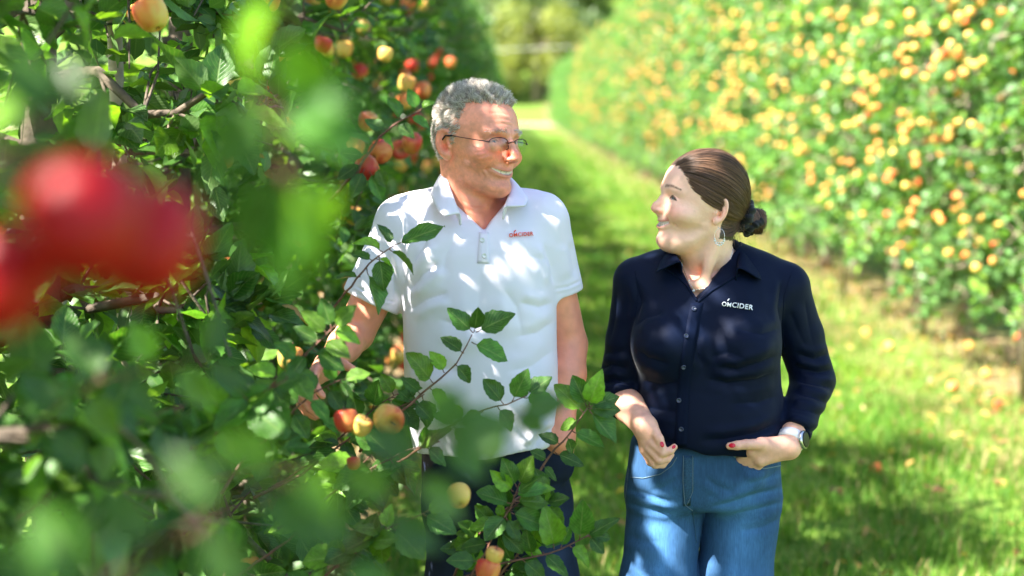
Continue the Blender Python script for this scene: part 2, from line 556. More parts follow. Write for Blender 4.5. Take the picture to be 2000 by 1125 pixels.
# ------------------------------------------------------------------ apples
def apple_mesh(seed, red=0.6, seg=20, deep=False):
    r = np.random.default_rng(seed)
    prof = [(0.0, 0.36), (0.10, 0.37), (0.22, 0.45), (0.36, 0.485), (0.47, 0.43), (0.52, 0.30), (0.53, 0.12), (0.50, -0.08), (0.44, -0.26), (0.34, -0.40), (0.22, -0.465), (0.13, -0.455), (0.06, -0.41), (0.0, -0.40)]
    V = []; F = []
    lob = r.uniform(0, 6.28)
    for (rr, z) in prof:
        for k in range(seg):
            t = 2 * math.pi * k / seg
            q = rr * (1 + 0.025 * math.cos(5 * t + lob) * (1 if z < 0 else 0.4) + 0.02 * math.cos(t + lob))
            V.append((max(q, 0.004) * math.cos(t), max(q, 0.004) * math.sin(t), z))
    for i in range(len(prof) - 1):
        for k in range(seg):
            F.append((i * seg + k, i * seg + (k + 1) % seg, (i + 1) * seg + (k + 1) % seg, (i + 1) * seg + k)[::-1])
    V = np.array(V); F = np.array(F)
    ye = A(0.72, 0.48, 0.11); gr = A(0.42, 0.44, 0.10); rd = A(0.52, 0.045, 0.028); og = A(0.72, 0.26, 0.07)
    if deep: rd = A(0.36, 0.001, 0.004); og = rd; ye = A(0.35, 0.04, 0.015)
    blush = np.clip(0.5 + 0.95 * V[:, 0] + 0.35 * V[:, 2] + 0.45 * (fbm(V * A(7, 7, 2.2), seed, 3) - 0.5) * 2 + (red - 0.5) * 1.6, 0, 1)
    bg = ye * (1 - 0.5 * np.clip(-V[:, 2], 0, 1))[:, None] + gr * (0.5 * np.clip(-V[:, 2], 0, 1))[:, None]
    mid = np.clip(blush * 2, 0, 1)[:, None]; hi = np.clip(blush * 2 - 1, 0, 1)[:, None]
    c = bg * (1 - mid) + og * mid; c = c * (1 - hi) + rd * hi
    stem = np.exp(-((V[:, 0] ** 2 + V[:, 1] ** 2) / 0.05 + (V[:, 2] - 0.4) ** 2 / 0.03))[:, None]
    c = c * (1 - 0.6 * stem) + A(0.30, 0.26, 0.07) * 0.6 * stem
    return mesh_np('apple', V, F, cols=c)

def apple_material():
    m, nt, b, a = attr_mat('apple_skin', 0.42, spec=0.25)
    oi = nt.nodes.new('ShaderNodeObjectInfo'); hs = node(nt, 'ShaderNodeHueSaturation')
    mr = node(nt, 'ShaderNodeMapRange'); mr.inputs[3].default_value = 0.82; mr.inputs[4].default_value = 1.12
    nt.links.new(oi.outputs['Random'], mr.inputs[0]); nt.links.new(mr.outputs[0], hs.inputs['Value'])
    tc = nt.nodes.new('ShaderNodeTexCoord')
    vo = node(nt, 'ShaderNodeTexVoronoi', Scale=22.0); nt.links.new(tc.outputs['Object'], vo.inputs['Vector'])
    sp = node(nt, 'ShaderNodeMapRange'); sp.inputs[1].default_value = 0.06; sp.inputs[2].default_value = 0.13; sp.inputs[3].default_value = 0.35; sp.inputs[4].default_value = 0.0
    nt.links.new(vo.outputs['Distance'], sp.inputs[0])
    mx = node(nt, 'ShaderNodeMixRGB'); mx.inputs[2].default_value = (0.62, 0.50, 0.26, 1)
    nt.links.new(sp.outputs[0], mx.inputs[0]); nt.links.new(a.outputs['Color'], hs.inputs['Color']); nt.links.new(hs.outputs[0], mx.inputs[1])
    nt.links.new(mx.outputs[0], b.inputs['Base Color'])
    b.inputs['Subsurface Weight'].default_value = 0.08; b.inputs['Subsurface Scale'].default_value = 0.1
    return m
APPLE_M = apple_material()
APPLE_DEEP = apple_mesh(59, 1.45, deep=True)
APPLE_DEEP.materials.append(APPLE_M)
APPLE_RED = [apple_mesh(60 + i, 0.88) for i in range(3)]
APPLE_MIX = [apple_mesh(70 + i, 0.42) for i in range(3)]
APPLE_YEL = [apple_mesh(80 + i, 0.20) for i in range(4)]
for me in APPLE_RED + APPLE_MIX + APPLE_YEL: me.materials.append(APPLE_M)
mb = MB(); mb.tube([(0, 0, 0.34), (0.02, 0.01, 0.50), (0.06, 0.02, 0.66)], [0.028, 0.024, 0.034], 6)
STEM_ME = mb.mesh('stem'); STEM_ME.materials.append(TWIG)
mb = MB()
for k in range(5):
    t = k * 1.2566
    c, s_ = math.cos(t), math.sin(t); c2, s2 = math.cos(t + 0.5), math.sin(t + 0.5)
    mb.add([(0, 0, -0.40), (c * 0.07, s_ * 0.07, -0.44), (c2 * 0.12, s2 * 0.12, -0.475), (c2 * 0.04, s2 * 0.04, -0.43)], [(0, 1, 2, 3)])
CALYX_ME = mb.mesh('calyx'); CALYX_ME.materials.append(simple_mat('dry_calyx', (0.06, 0.045, 0.025), 0.9))

def apple(pos, size, mesh, label, group=None, rot=None, parts=True):
    o = bpy.data.objects.new('apple', mesh); COL.objects.link(o)
    o.location = pos; o.scale = (size,) * 3
    o.rotation_euler = rot if rot is not None else (random.uniform(-0.5, 0.5), random.uniform(-0.5, 0.5), random.uniform(0, 6.28))
    tag(o, label, 'apple', group)
    if parts:
        for nm, me in (('stem', STEM_ME), ('calyx', CALYX_ME)):
            c = bpy.data.objects.new(nm, me); COL.objects.link(c); c.parent = o
    return o

# ------------------------------------------------------------------ an apple tree of the hedge-like rows
def tree_skeleton(seed, H, hw, hl, zb, n_lat, lean=0.0):
    """trunk and limbs as polylines, and spurs (position, outward) for the leaf rosettes"""
    r = np.random.default_rng(seed)
    trunk = [np.array((0.03 * math.sin(z * 1.7 + seed), 0.03 * math.cos(z * 1.3 + seed), z)) for z in np.linspace(0, H * 0.96, 12)]
    tr = [0.050 * (1 - 0.80 * i / 11) + 0.004 for i in range(12)]
    tr[0] = 0.066
    limbs = []; spurs = []
    for i in range(n_lat):
        z = zb + (H - zb - 0.15) * (i + r.uniform(0, 1)) / n_lat
        az = i * 2.399 + r.uniform(-0.4, 0.4)
        ex, ey = math.cos(az), math.sin(az)
        tp = 1.0 - 0.45 * ((z - zb) / (H - zb)) ** 2.0
        tp *= 0.66 + 0.34 * min(1.0, (z - zb) / 0.8)
        reach = 1 / math.sqrt((ex / hw) ** 2 + (ey / hl) ** 2) * tp * r.uniform(0.75, 1.12)
        rise = r.uniform(-0.25, 0.45)
        p = np.array((0.0, 0.0, z)); pts = [p]
        m = 6
        for k in range(1, m + 1):
            t = k / m
            w = r.normal(0, 0.025, 3)
            pts.append(np.array((ex * reach * t, ey * reach * t, z + rise * reach * t - 0.22 * reach * t * t)) + w)
        limbs.append((pts, [0.013 * (1 - 0.75 * k / m) + 0.0015 for k in range(m + 1)]))
        for k in range(1, m + 1):
            base = pts[k]
            for _ in range(3 if k > 2 else 2):
                o = r.normal(0, 1, 3); o[2] += 0.25; o /= np.linalg.norm(o)
                ln = r.uniform(0.05, 0.24)
                tip = base + o * ln
                limbs.append(([base, base + o * ln * 0.5 + r.normal(0, 0.01, 3), tip], [0.0036, 0.0028, 0.0018]))
                out = o * 0.5 + np.array((ex, ey, 0.25)) * 0.5
                spurs.append((tip, out)); spurs.append((base * 0.5 + tip * 0.5, out))
    return trunk, tr, limbs, spurs

def spur_leaves(spurs, per, r, Lm=0.078):
    n = len(spurs) * per
    tip = np.repeat(np.array([s[0] for s in spurs]), per, 0); out = np.repeat(np.array([s[1] for s in spurs]), per, 0)
    d = out + r.normal(0, 0.75, (n, 3)); d[:, 2] -= 0.12
    d /= np.linalg.norm(d, axis=1)[:, None]
    nrm = np.tile(A(0, 0, 1), (n, 1)) + r.normal(0, 0.55, (n, 3)) + out * 0.35
    pos = tip + d * 0.018 + r.normal(0, 0.018, (n, 3))
    L = Lm * r.uniform(0.55, 1.15, n); W = L * r.uniform(0.56, 0.74, n)
    return pos, d, nrm, L, W

def wood_mesh(trunk, tr, limbs, name, min_r=0.0):
    t = MB(); t.tube(trunk, tr, 9)
    b = MB()
    for pts, rs in limbs:
        if rs[0] > min_r: b.tube(pts, rs, 5 if rs[0] < 0.006 else 6, cap=False)
    return t.mesh('trunk'), b.mesh('branches')
# ------------------------------------------------------------------ the ground
ROW_L, ROW_R = -0.95, 3.35
def ground_material():
    m, nt, b = new_mat('orchard_ground')
    tc = nt.nodes.new('ShaderNodeTexCoord')
    sx = nt.nodes.new('ShaderNodeSeparateXYZ'); nt.links.new(tc.outputs['Object'], sx.inputs[0])
    n1 = node(nt, 'ShaderNodeTexNoise', Scale=1.3, Detail=6); nt.links.new(tc.outputs['Object'], n1.inputs['Vector'])
    n2 = node(nt, 'ShaderNodeTexNoise', Scale=14.0, Detail=8); nt.links.new(tc.outputs['Object'], n2.inputs['Vector'])
    r1 = nt.nodes.new('ShaderNodeValToRGB')
    r1.color_ramp.elements[0].position = 0.35; r1.color_ramp.elements[0].color = (0.060, 0.130, 0.018, 1)
    r1.color_ramp.elements[1].position = 0.68; r1.color_ramp.elements[1].color = (0.170, 0.240, 0.045, 1)
    nt.links.new(n2.outputs[0], r1.inputs[0])
    soil = nt.nodes.new('ShaderNodeValToRGB')
    soil.color_ramp.elements[0].position = 0.35; soil.color_ramp.elements[0].color = (0.110, 0.075, 0.040, 1)
    soil.color_ramp.elements[1].position = 0.70; soil.color_ramp.elements[1].color = (0.300, 0.220, 0.115, 1)
    nt.links.new(n2.outputs[0], soil.inputs[0])
    # bare strip under each row
    def strip(x0, w):
        a = node(nt, 'ShaderNodeMath', operation='SUBTRACT'); a.inputs[1].default_value = x0; nt.links.new(sx.outputs[0], a.inputs[0])
        c = node(nt, 'ShaderNodeMath', operation='ABSOLUTE'); nt.links.new(a.outputs[0], c.inputs[0])
        d = node(nt, 'ShaderNodeMath', operation='MULTIPLY_ADD'); d.inputs[1].default_value = 0.9; nt.links.new(n1.outputs[0], d.inputs[0]); nt.links.new(c.outputs[0], d.inputs[2])
        e = node(nt, 'ShaderNodeMapRange'); e.inputs[1].default_value = w + 0.30; e.inputs[2].default_value = w + 0.75; e.inputs[3].default_value = 1; e.inputs[4].default_value = 0
        nt.links.new(d.outputs[0], e.inputs[0]); return e.outputs[0]
    s1, s2 = strip(ROW_L, 0.35), strip(ROW_R, 0.28)
    mx_ = node(nt, 'ShaderNodeMath', operation='MAXIMUM'); nt.links.new(s1, mx_.inputs[0]); nt.links.new(s2, mx_.inputs[1])
    mr = node(nt, 'ShaderNodeMixRGB'); nt.links.new(mx_.outputs[0], mr.inputs[0]); nt.links.new(r1.outputs[0], mr.inputs[1]); nt.links.new(soil.outputs[0], mr.inputs[2])
    nt.links.new(mr.outputs[0], b.inputs['Base Color'])
    b.inputs['Roughness'].default_value = 0.95; b.inputs['Specular IOR Level'].default_value = 0.1
    bp = node(nt, 'ShaderNodeBump', Strength=0.8, Distance=0.03); nt.links.new(n2.outputs[0], bp.inputs['Height']); nt.links.new(bp.outputs[0], b.inputs['Normal'])
    return m
def gz(x, y):
    """height of the ground"""
    x = np.asarray(x, float); y = np.asarray(y, float)
    near_ = 0.035 * (vnoise(np.stack([x * 0.9, y * 0.9, 0 * x], 1), 2) - 0.5) * np.clip(1.2 - np.abs(y) / 80, 0, 1)
    t = np.clip((y - 118) / 260, 0, 1)
    hill = 95 * t * t * (3 - 2 * t) + 3.0 * np.clip((y - 118) / 40, 0, 1) * (vnoise(np.stack([x * 0.03, y * 0.03, 0 * x], 1), 5))
    return near_ + hill
gx = np.concatenate([np.linspace(-220, -12, 24), np.linspace(-9, 9, 61), np.linspace(12, 220, 24)])
gy = np.concatenate([np.linspace(-150, -12, 12), np.linspace(-9, 30, 90), np.linspace(32, 130, 40), np.linspace(136, 420, 50)])
G = np.stack(np.meshgrid(gx, gy, indexing='xy'), -1).reshape(-1, 2)
GV = np.concatenate([G, gz(G[:, 0], G[:, 1])[:, None]], 1)
nx = len(gx)
GF = np.array([(j * nx + i, j * nx + i + 1, (j + 1) * nx + i + 1, (j + 1) * nx + i) for j in range(len(gy) - 1) for i in range(nx - 1)])
ground = link('ground', mesh_np('ground', GV, GF), None, ground_material())
tag(ground, 'grassy orchard ground between the rows, rising to a wooded hillside', 'ground', kind='structure')
# pale track that crosses beyond the end of the rows
tm = simple_mat('pale_gravel', (0.46, 0.36, 0.25), 0.95, noise=(1.5, 0.25), bump=(30, 0.5, 0.01, 4))
tx = np.linspace(-60, 60, 31); V = []; F = []
for i, x in enumerate(tx):
    for y in (107, 110, 113, 117):
        V.append((x, y + 2 * math.sin(x * 0.05), float(gz([x], [y])[0]) + 0.03))
for i in range(30):
    for j in range(3): F.append((i * 4 + j, (i + 1) * 4 + j, (i + 1) * 4 + j + 1, i * 4 + j + 1))
tag(link('track', mesh_np('track', np.array(V), np.array(F)), None, tm), 'pale gravel track crossing beyond the end of the rows', 'track', kind='structure')

# ------------------------------------------------------------------ grass
def grass():
    r = np.random.default_rng(3)
    def area(n, x0, x1, y0, y1, h0, h1, w):
        x = r.uniform(x0, x1, n); y = r.uniform(y0, y1, n)
        dl = np.abs(x - ROW_R) + 0.9 * (vnoise(np.stack([x * 1.3, y * 1.3, 0 * x], 1), 9) - 0.5)
        tuft = vnoise(np.stack([x * 3, y * 3, 0 * x], 1), 12)
        keep = (r.uniform(0, 1, n) < np.clip((dl - 0.10) / 0.7, 0.22, 1)) & (r.uniform(0, 1, n) < 0.35 + 0.9 * tuft)
        x, y, tuft = x[keep], y[keep], tuft[keep]; n = len(x)
        z = gz(x, y) - 0.004
        az = r.uniform(0, 6.28, n); hh = r.uniform(h0, h1, n) * (0.55 + 0.9 * tuft); ww = w * r.uniform(0.7, 1.5, n)
        dx, dy = np.cos(az), np.sin(az); lean = r.uniform(0.15, 0.9, n) * hh
        sx_, sy_ = -dy * ww, dx * ww
        b = np.stack([x, y, z], 1)
        s = np.stack([sx_, sy_, 0 * z], 1); l1 = np.stack([dx * lean * 0.35, dy * lean * 0.35, hh * 0.6], 1); l2 = np.stack([dx * lean, dy * lean, hh], 1)
        V = np.stack([b - s, b + s, b + l1 + s * 0.8, b + l1 - s * 0.8, b + l2 + s * 0.12, b + l2 - s * 0.12], 1).reshape(-1, 3)
        k = np.arange(n)[:, None] * 6
        F = np.concatenate([k + np.array([[0, 1, 2, 3]]), k + np.array([[3, 2, 4, 5]])])
        t = r.uniform(0, 1, n)[:, None]
        dry = (r.uniform(0, 1, n) < 0.10 + 0.35 * (np.abs(x - ROW_R) < 1.1))[:, None]
        c = A(0.040, 0.150, 0.010) * (1 - t) + A(0.150, 0.270, 0.030) * t
        pat = vnoise(np.stack([x * 1.7, y * 1.7, 0 * x], 1), 31)[:, None]
        c = c * (0.70 + 0.65 * pat) * (1 + A(0.35, 0.05, -0.1) * np.clip(pat * 2 - 1, 0, 1))
        c = np.where(dry, A(0.34, 0.27, 0.12) * (0.6 + 0.6 * t), c)
        return V, F, np.repeat(c, 6, 0)
    out = [area(95000, -0.6, 3.4, 4.4, 11, 0.03, 0.085, 0.0026), area(70000, -0.7, 3.6, 11, 26, 0.04, 0.10, 0.0050), area(26000, -0.7, 3.8, 26, 70, 0.05, 0.11, 0.011), area(14000, -0.6, 3.4, 0.5, 4.4, 0.03, 0.08, 0.003), area(12000, 3.4, 6.0, 4, 16, 0.03, 0.08, 0.004)]
    V, F = join_vf([(o[0], o[1]) for o in out]); C = np.concatenate([o[2] for o in out])
    m, nt, b, a = attr_mat('grass_blade', 0.6, spec=0.25)
    tl = node(nt, 'ShaderNodeBsdfTranslucent'); br = node(nt, 'ShaderNodeMixRGB', blend_type='MULTIPLY'); br.inputs[0].default_value = 1; br.inputs[2].default_value = (1.7, 1.6, 0.8, 1)
    nt.links.new(a.outputs['Color'], br.inputs[1]); nt.links.new(br.outputs[0], tl.inputs[0])
    mx = node(nt, 'ShaderNodeMixShader'); mx.inputs[0].default_value = 0.35
    nt.links.new(b.outputs[0], mx.inputs[1]); nt.links.new(tl.outputs[0], mx.inputs[2]); nt.links.new(mx.outputs[0], nt.nodes['Material Output'].inputs[0])
    tag(link('grass', mesh_np('grass', V, F, cols=C), None, m), 'mown grass of the path between the apple rows', 'grass', kind='stuff')
    # fallen leaves
    n = 2600
    x = np.concatenate([r.normal(ROW_R - 0.45, 0.75, 1700), r.uniform(-0.6, 3.4, 900)]); y = r.uniform(4.5, 22, n)
    pos = np.stack([x, y, gz(x, y) + r.uniform(0.012, 0.05, n)], 1)
    d = r.normal(0, 1, (n, 3)); d[:, 2] *= 0.25; nr = r.normal(0, 0.35, (n, 3)) + A(0, 0, 1)
    L = r.uniform(0.04, 0.075, n)
    v, f, lu, lv = leaves_vf(pos, d, nr, L, L * 0.6, T_LOW, 0.5, 0.8, r)
    t = r.uniform(0, 1, n)[:, None]
    c = np.where(t < 0.4, A(0.36, 0.22, 0.06), np.where(t < 0.7, A(0.20, 0.10, 0.04), np.where(t < 0.85, A(0.42, 0.34, 0.10), A(0.10, 0.15, 0.03))))
    tag(link('fallen_leaves', mesh_np('fallen_leaves', v, f, cols=np.repeat(c, len(T_LOW[0]), 0)), None, LEAF_FAR), 'yellow and brown leaves scattered on the grass under the right-hand row', 'leaf litter', kind='stuff')
grass()

# ------------------------------------------------------------------ the right-hand row, in the sun
def row_variant(seed, H, hw, hl, zb, n_lat, per, T, mat, Lm=0.078, tone=1.0):
    r = np.random.default_rng(seed)
    tk, tr, limbs, spurs = tree_skeleton(seed, H, hw, hl, zb, n_lat)
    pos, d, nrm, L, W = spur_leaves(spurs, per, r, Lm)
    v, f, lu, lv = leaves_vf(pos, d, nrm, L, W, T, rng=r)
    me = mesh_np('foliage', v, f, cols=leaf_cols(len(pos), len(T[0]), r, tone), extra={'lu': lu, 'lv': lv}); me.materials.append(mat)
    tm_, bm_ = wood_mesh(tk, tr, limbs, 'wood', 0.003)
    tm_.materials.append(BARK); bm_.materials.append(BARK)
    return me, tm_, bm_, spurs

def place_tree(var, x, y, rz, label, group, sx=1.0, sz=1.0, far=False):
    me, tm_, bm_, _ = var
    t = empty('apple_tree', (x, y, float(gz([x], [y])[0]) - 0.02))
    t.rotation_euler = (0, 0, rz); t.scale = (sx, 1, sz)
    tag(t, label, 'apple tree', group)
    for nm, m_ in (('trunk', tm_), ('branches', bm_), ('foliage', me)):
        if far and nm == 'branches': continue
        o = bpy.data.objects.new(nm, m_); COL.objects.link(o); o.parent = t
        if nm == 'foliage': o['kind'] = 'stuff'
    return t

RV = [row_variant(100 + i, 4.3, 0.80, 0.78, 0.50, 50, 6, T_LOW, LEAF_FAR, tone=A(2.6, 1.95, 4.6)) for i in range(4)]  # leaf tone lifted and blued: sunlight and pale veil painted into the colour
rr = random.Random(5)
y = 5.6; i = 0
right_trees = []
while y < 104:
    lab = 'sunlit apple tree of the long right-hand row' if i > 6 else ['apple tree at the right edge, nearest of the sunlit row', 'second apple tree from the right edge in the sunlit row', 'third apple tree of the sunlit row, counted from the right edge', 'fourth apple tree of the sunlit row, counted from the right edge', 'fifth apple tree of the sunlit row, counted from the right edge', 'sixth apple tree of the sunlit row, counted from the right edge', 'seventh apple tree of the sunlit row, counted from the right edge'][i]
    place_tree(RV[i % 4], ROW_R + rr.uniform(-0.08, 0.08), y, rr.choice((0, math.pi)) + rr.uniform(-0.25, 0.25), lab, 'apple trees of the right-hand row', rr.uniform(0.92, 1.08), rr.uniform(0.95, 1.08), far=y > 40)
    right_trees.append(y)
    y += (1.15 if y < 45 else 1.6) * rr.uniform(0.92, 1.08); i += 1

# apples of the right-hand row: the nearest 160 singly, the rest as one mass
ra = np.random.default_rng(17)
spots = []
while len(spots) < 3000:
    yy = 5.4 + 60 * ra.uniform() ** 1.35; zz = ra.uniform(0.60, 4.3)
    hw = 0.80 * (0.60 + 0.40 * min(1.0, (zz - 0.6) / 0.9)) * (1.0 - 0.45 * ((zz - 0.4) / 3.9) ** 2)
    dep = abs(ra.normal(0, 0.16))
    c = np.array((ROW_R - hw * ra.uniform(0.88, 1.06) + dep, yy, zz))
    if vnoise(np.array([[yy * 1.1, zz * 1.1, 3.0]]), 77)[0] * 1.35 < ra.uniform() : continue
    for _ in range(ra.integers(1, 4)):
        spots.append(c + ra.normal(0, 0.055, 3))
spots = np.array(spots)
px_, py_ = project(spots)
vis = (px_ < 2030) & (py_ > -40)
spots = spots[vis]; spots = spots[np.argsort(spots[:, 1])]
for k, c in enumerate(spots[:160]):
    apple(c, ra.uniform(0.044, 0.058), (APPLE_YEL + APPLE_YEL + APPLE_MIX)[ra.integers(0, 11)], 'yellow and orange apple hanging in the sunlit right-hand row', 'apples on the right-hand row', parts=False, rot=(ra.uniform(-0.6, 0.6), ra.uniform(-0.6, 0.6), ra.uniform(0, 6.28)))
bm = bmesh.new(); bmesh.ops.create_icosphere(bm, subdivisions=2, radius=0.5); bm.verts.ensure_lookup_table()
iv = np.array([v.co[:] for v in bm.verts]); it = np.array([[v.index for v in f.verts] for f in bm.faces]); bm.free()
rest = spots[160:]
n = len(rest); sz = ra.uniform(0.048, 0.064, n)
V = (rest[:, None] + iv[None] * sz[:, None, None]).reshape(-1, 3); F = (it[None] + (np.arange(n) * len(iv))[:, None, None]).reshape(-1, 3)
t = ra.uniform(0, 1, (n, 1)); C = A(0.72, 0.48, 0.11) * (1 - t) + A(0.72, 0.26, 0.07) * t
tag(link('far_apples', mesh_np('far_apples', V, F, cols=np.repeat(C, len(iv), 0)), None, APPLE_M), 'many small yellow apples far along the right-hand row', 'apples', kind='stuff')

# stakes in the right-hand row
for k, (yy, xo) in enumerate(((8.2, -0.35), (10.4, -0.30), (12.9, -0.32), (16.5, -0.3), (21.0, -0.3))):
    mb = MB(); mb.tube([(0, 0, 0), (0.01, 0.01, 1.6), (0.0, 0.03, 3.2)], [0.022, 0.021, 0.019], 8)
    o = mb.build('stake', STAKE); o.location = (ROW_R + xo, yy, 0)
    tag(o, ['wooden stake', 'second wooden stake', 'third wooden stake', 'fourth wooden stake', 'fifth wooden stake'][k] + ' standing among the leaves of the right-hand row, counted from the right', 'stake', 'stakes in the right-hand row')

# ------------------------------------------------------------------ the left-hand row, seen from its shady side
LV = [row_variant(200 + i, 3.55, 0.55, 0.72, 0.30, 38, 5, T_LOW, LEAF_FAR) for i in range(3)]
y = 6.1; i = 0
while y < 104:
    place_tree(LV[i % 3], ROW_L + rr.uniform(-0.06, 0.06), y, rr.choice((0, math.pi)) + rr.uniform(-0.25, 0.25), 'apple tree far along the shaded left-hand row', 'apple trees of the left-hand row', 1, rr.uniform(0.95, 1.06), far=y > 30)
    y += (1.1 if y < 40 else 1.6) * rr.uniform(0.93, 1.07); i += 1

# near trees of the left-hand row: every leaf that shows large is a leaf of its own
def near_tree(seed, y, label, n_single, per=6, H=4.2, n_lat=46, thin_p=0.38):
    r = np.random.default_rng(seed)
    tk, tr, limbs, spurs = tree_skeleton(seed, H, 0.56, 0.66, 0.25, n_lat)
    pos, d, nrm, L, W = spur_leaves(spurs, per, r, 0.080)
    t = empty('apple_tree', (ROW_L, y, -0.02)); tag(t, label, 'apple tree', 'apple trees of the left-hand row')
    wp = pos + np.array((ROW_L, y, -0.02))
    px, py = project(wp + d * (L * 0.5)[:, None])
    dist = np.linalg.norm(wp - np.array((0, 0, CAM_Z)), axis=1)
    # leave air round the two people and the lens
    clear = (wp[:, 0] > -0.30) & (wp[:, 1] > 2.62) & (wp[:, 1] < 3.5)
    arm = (wp[:, 0] > -0.42) & (wp[:, 1] > 2.80) & (wp[:, 1] < 3.2) & (wp[:, 2] > 1.0) & (wp[:, 2] < 1.62)
    face = (px > 780) & (px < 1150) & (py < 470) & (wp[:, 1] < 3.1)
    fr = (py > -120) & (py < 1300)
    lens = (wp[:, 1] > 0) & (dist < 1.5) & (px > -300) & (px < 2100) & fr
    lens2 = (wp[:, 1] > 0) & (dist < 2.35) & (px > 250) & fr
    body = fr & (px > 690) & (px < 1180) & (wp[:, 1] < 3.0) & (wp[:, 1] > 0)
    thin = (wp[:, 2] > 1.5) & (r.uniform(0, 1, len(wp)) < thin_p)
    keep = ~(clear | arm | face | lens | lens2 | body | thin)
    pos, d, nrm, L, W, px, py, dist, wp = (a[keep] for a in (pos, d, nrm, L, W, px, py, dist, wp))
    inview = (px > -30) & (px < 2030) & (py > -30) & (py < 1150) & (wp[:, 1] > 0.3)
    score = np.where(inview, L / dist * np.where(wp[:, 0] > ROW_L + 0.05, 1.0, 0.4), 0)
    order = np.argsort(-score)
    big = order[:n_single]; big = big[score[big] > 0]
    rest_ = np.setdiff1d(np.arange(len(pos)), big)
    inv = t.matrix_basis.inverted()
    for k in big: leaf_object(wp[k], d[k], nrm[k], L[k], t, inv=Matrix.Translation((-ROW_L, -y, 0.02)))
    v, f, lu, lv = leaves_vf(pos[rest_], d[rest_], nrm[rest_], L[rest_], W[rest_], T_MID, rng=r)
    o = link('foliage', mesh_np('foliage', v, f, cols=leaf_cols(len(rest_), len(T_MID[0]), r), extra={'lu': lu, 'lv': lv}), None, LEAF); o.parent = t; o['kind'] = 'stuff'
    tm_, bm_ = wood_mesh(tk, tr, [l for l in limbs if not ((l[0][-1][0] + ROW_L > -0.30) and (2.55 < l[0][-1][1] + y < 3.5))], 'wood')
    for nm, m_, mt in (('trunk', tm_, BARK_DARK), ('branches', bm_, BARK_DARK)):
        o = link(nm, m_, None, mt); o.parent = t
    return t, [(np.array(s[0]) + np.array((ROW_L, y, -0.02))) for s in spurs]
tA, _ = near_tree(301, -0.35, 'apple tree at the left edge, nearest the lens, casting the dappled shade', 0, per=7, thin_p=0.12)
tB, spB = near_tree(302, 0.75, 'apple tree at the far left with the blurred red apples', 60, per=7, thin_p=0.12)
tC, spC = near_tree(303, 1.85, 'apple tree left of the man, its shaded leaves out of focus', 280)
tD, spD = near_tree(304, 2.95, 'apple tree right behind the reaching arm of the man', 300)
tE, spE = near_tree(305, 4.05, 'apple tree behind the left shoulder of the photograph, with the red apple cluster', 300)
tF, spF = near_tree(306, 5.1, 'apple tree next behind the man in the shaded row', 200)

# small apples scattered through the shaded row
rl = np.random.default_rng(29); k = 0
while k < 85:
    yy = 2.4 + 8.0 * rl.uniform(); zz = rl.uniform(0.5, 3.4)
    c = np.array((ROW_L + rl.uniform(0.30, 0.56), yy, zz))
    if zz > 0.9 and 2.3 < yy < 3.6 and c[0] > -0.55: continue
    qx, qy = project(c[None]); 
    if not (0 < qx[0] < 1000 and -20 < qy[0] < 1140) or (qx[0] > 700 and yy < 3.3): continue
    apple(c, rl.uniform(0.046, 0.060), (APPLE_RED + APPLE_MIX + APPLE_YEL[:1])[rl.integers(0, 7)], 'small red and yellow apple among the shaded leaves of the left-hand row', 'apples on the left-hand row', parts=False, rot=(rl.uniform(-0.6, 0.6), rl.uniform(-0.6, 0.6), rl.uniform(0, 6.28))); k += 1

# ------------------------------------------------------------------ hillside trees
def crown_mesh(seed, R, Hc, n, tone):
    r = np.random.default_rng(seed)
    nc = 26
    cc = r.normal(0, 1, (nc, 3)); cc /= np.linalg.norm(cc, axis=1)[:, None]; cc *= (r.uniform(0.35, 0.95, nc) ** 0.6)[:, None]; cc *= A(R, R, Hc)
    ci = r.integers(0, nc, n); o = r.normal(0, 1, (n, 3)); o /= np.linalg.norm(o, axis=1)[:, None]
    pos = cc[ci] + o * (R * 0.36 * r.uniform(0.6, 1.0, n) ** 0.5)[:, None]
    d = r.normal(0, 1, (n, 3)); nr = o + r.normal(0, 0.5, (n, 3)) + A(0, 0, 0.3)
    L = r.uniform(0.28, 0.55, n)
    v, f, lu, lv = leaves_vf(pos, d, nr, L, L * 0.75, leaf_template(2, 2), rng=r)
    c = A(0.160, 0.215, 0.075) * (0.7 + 0.6 * r.uniform(0, 1, (nc, 1)))[ci] * tone
    me = mesh_np('crown', v, f, cols=np.repeat(c, 9, 0)); me.materials.append(LEAF_FAR); return me
HC = [(crown_mesh(500 + i, 3.0, 3.4, 2600, t), t) for i, t in enumerate((A(1, 1, 1), A(1.5, 1.25, 0.9), A(0.75, 0.85, 0.9)))]
mb = MB(); mb.tube([(0, 0, -0.5), (0.1, 0.05, 2.0), (0.05, 0.1, 4.5)], [0.28, 0.22, 0.12], 8)
for k in range(5):
    a = k * 1.256; mb.tube([(0.05, 0.08, 3.0 + 0.2 * k), (math.cos(a) * 1.2, math.sin(a) * 1.2, 4.6 + 0.2 * k)], [0.10, 0.04], 6)
HT = mb.mesh('trunk'); HT.materials.append(BARK)
hr = random.Random(8)
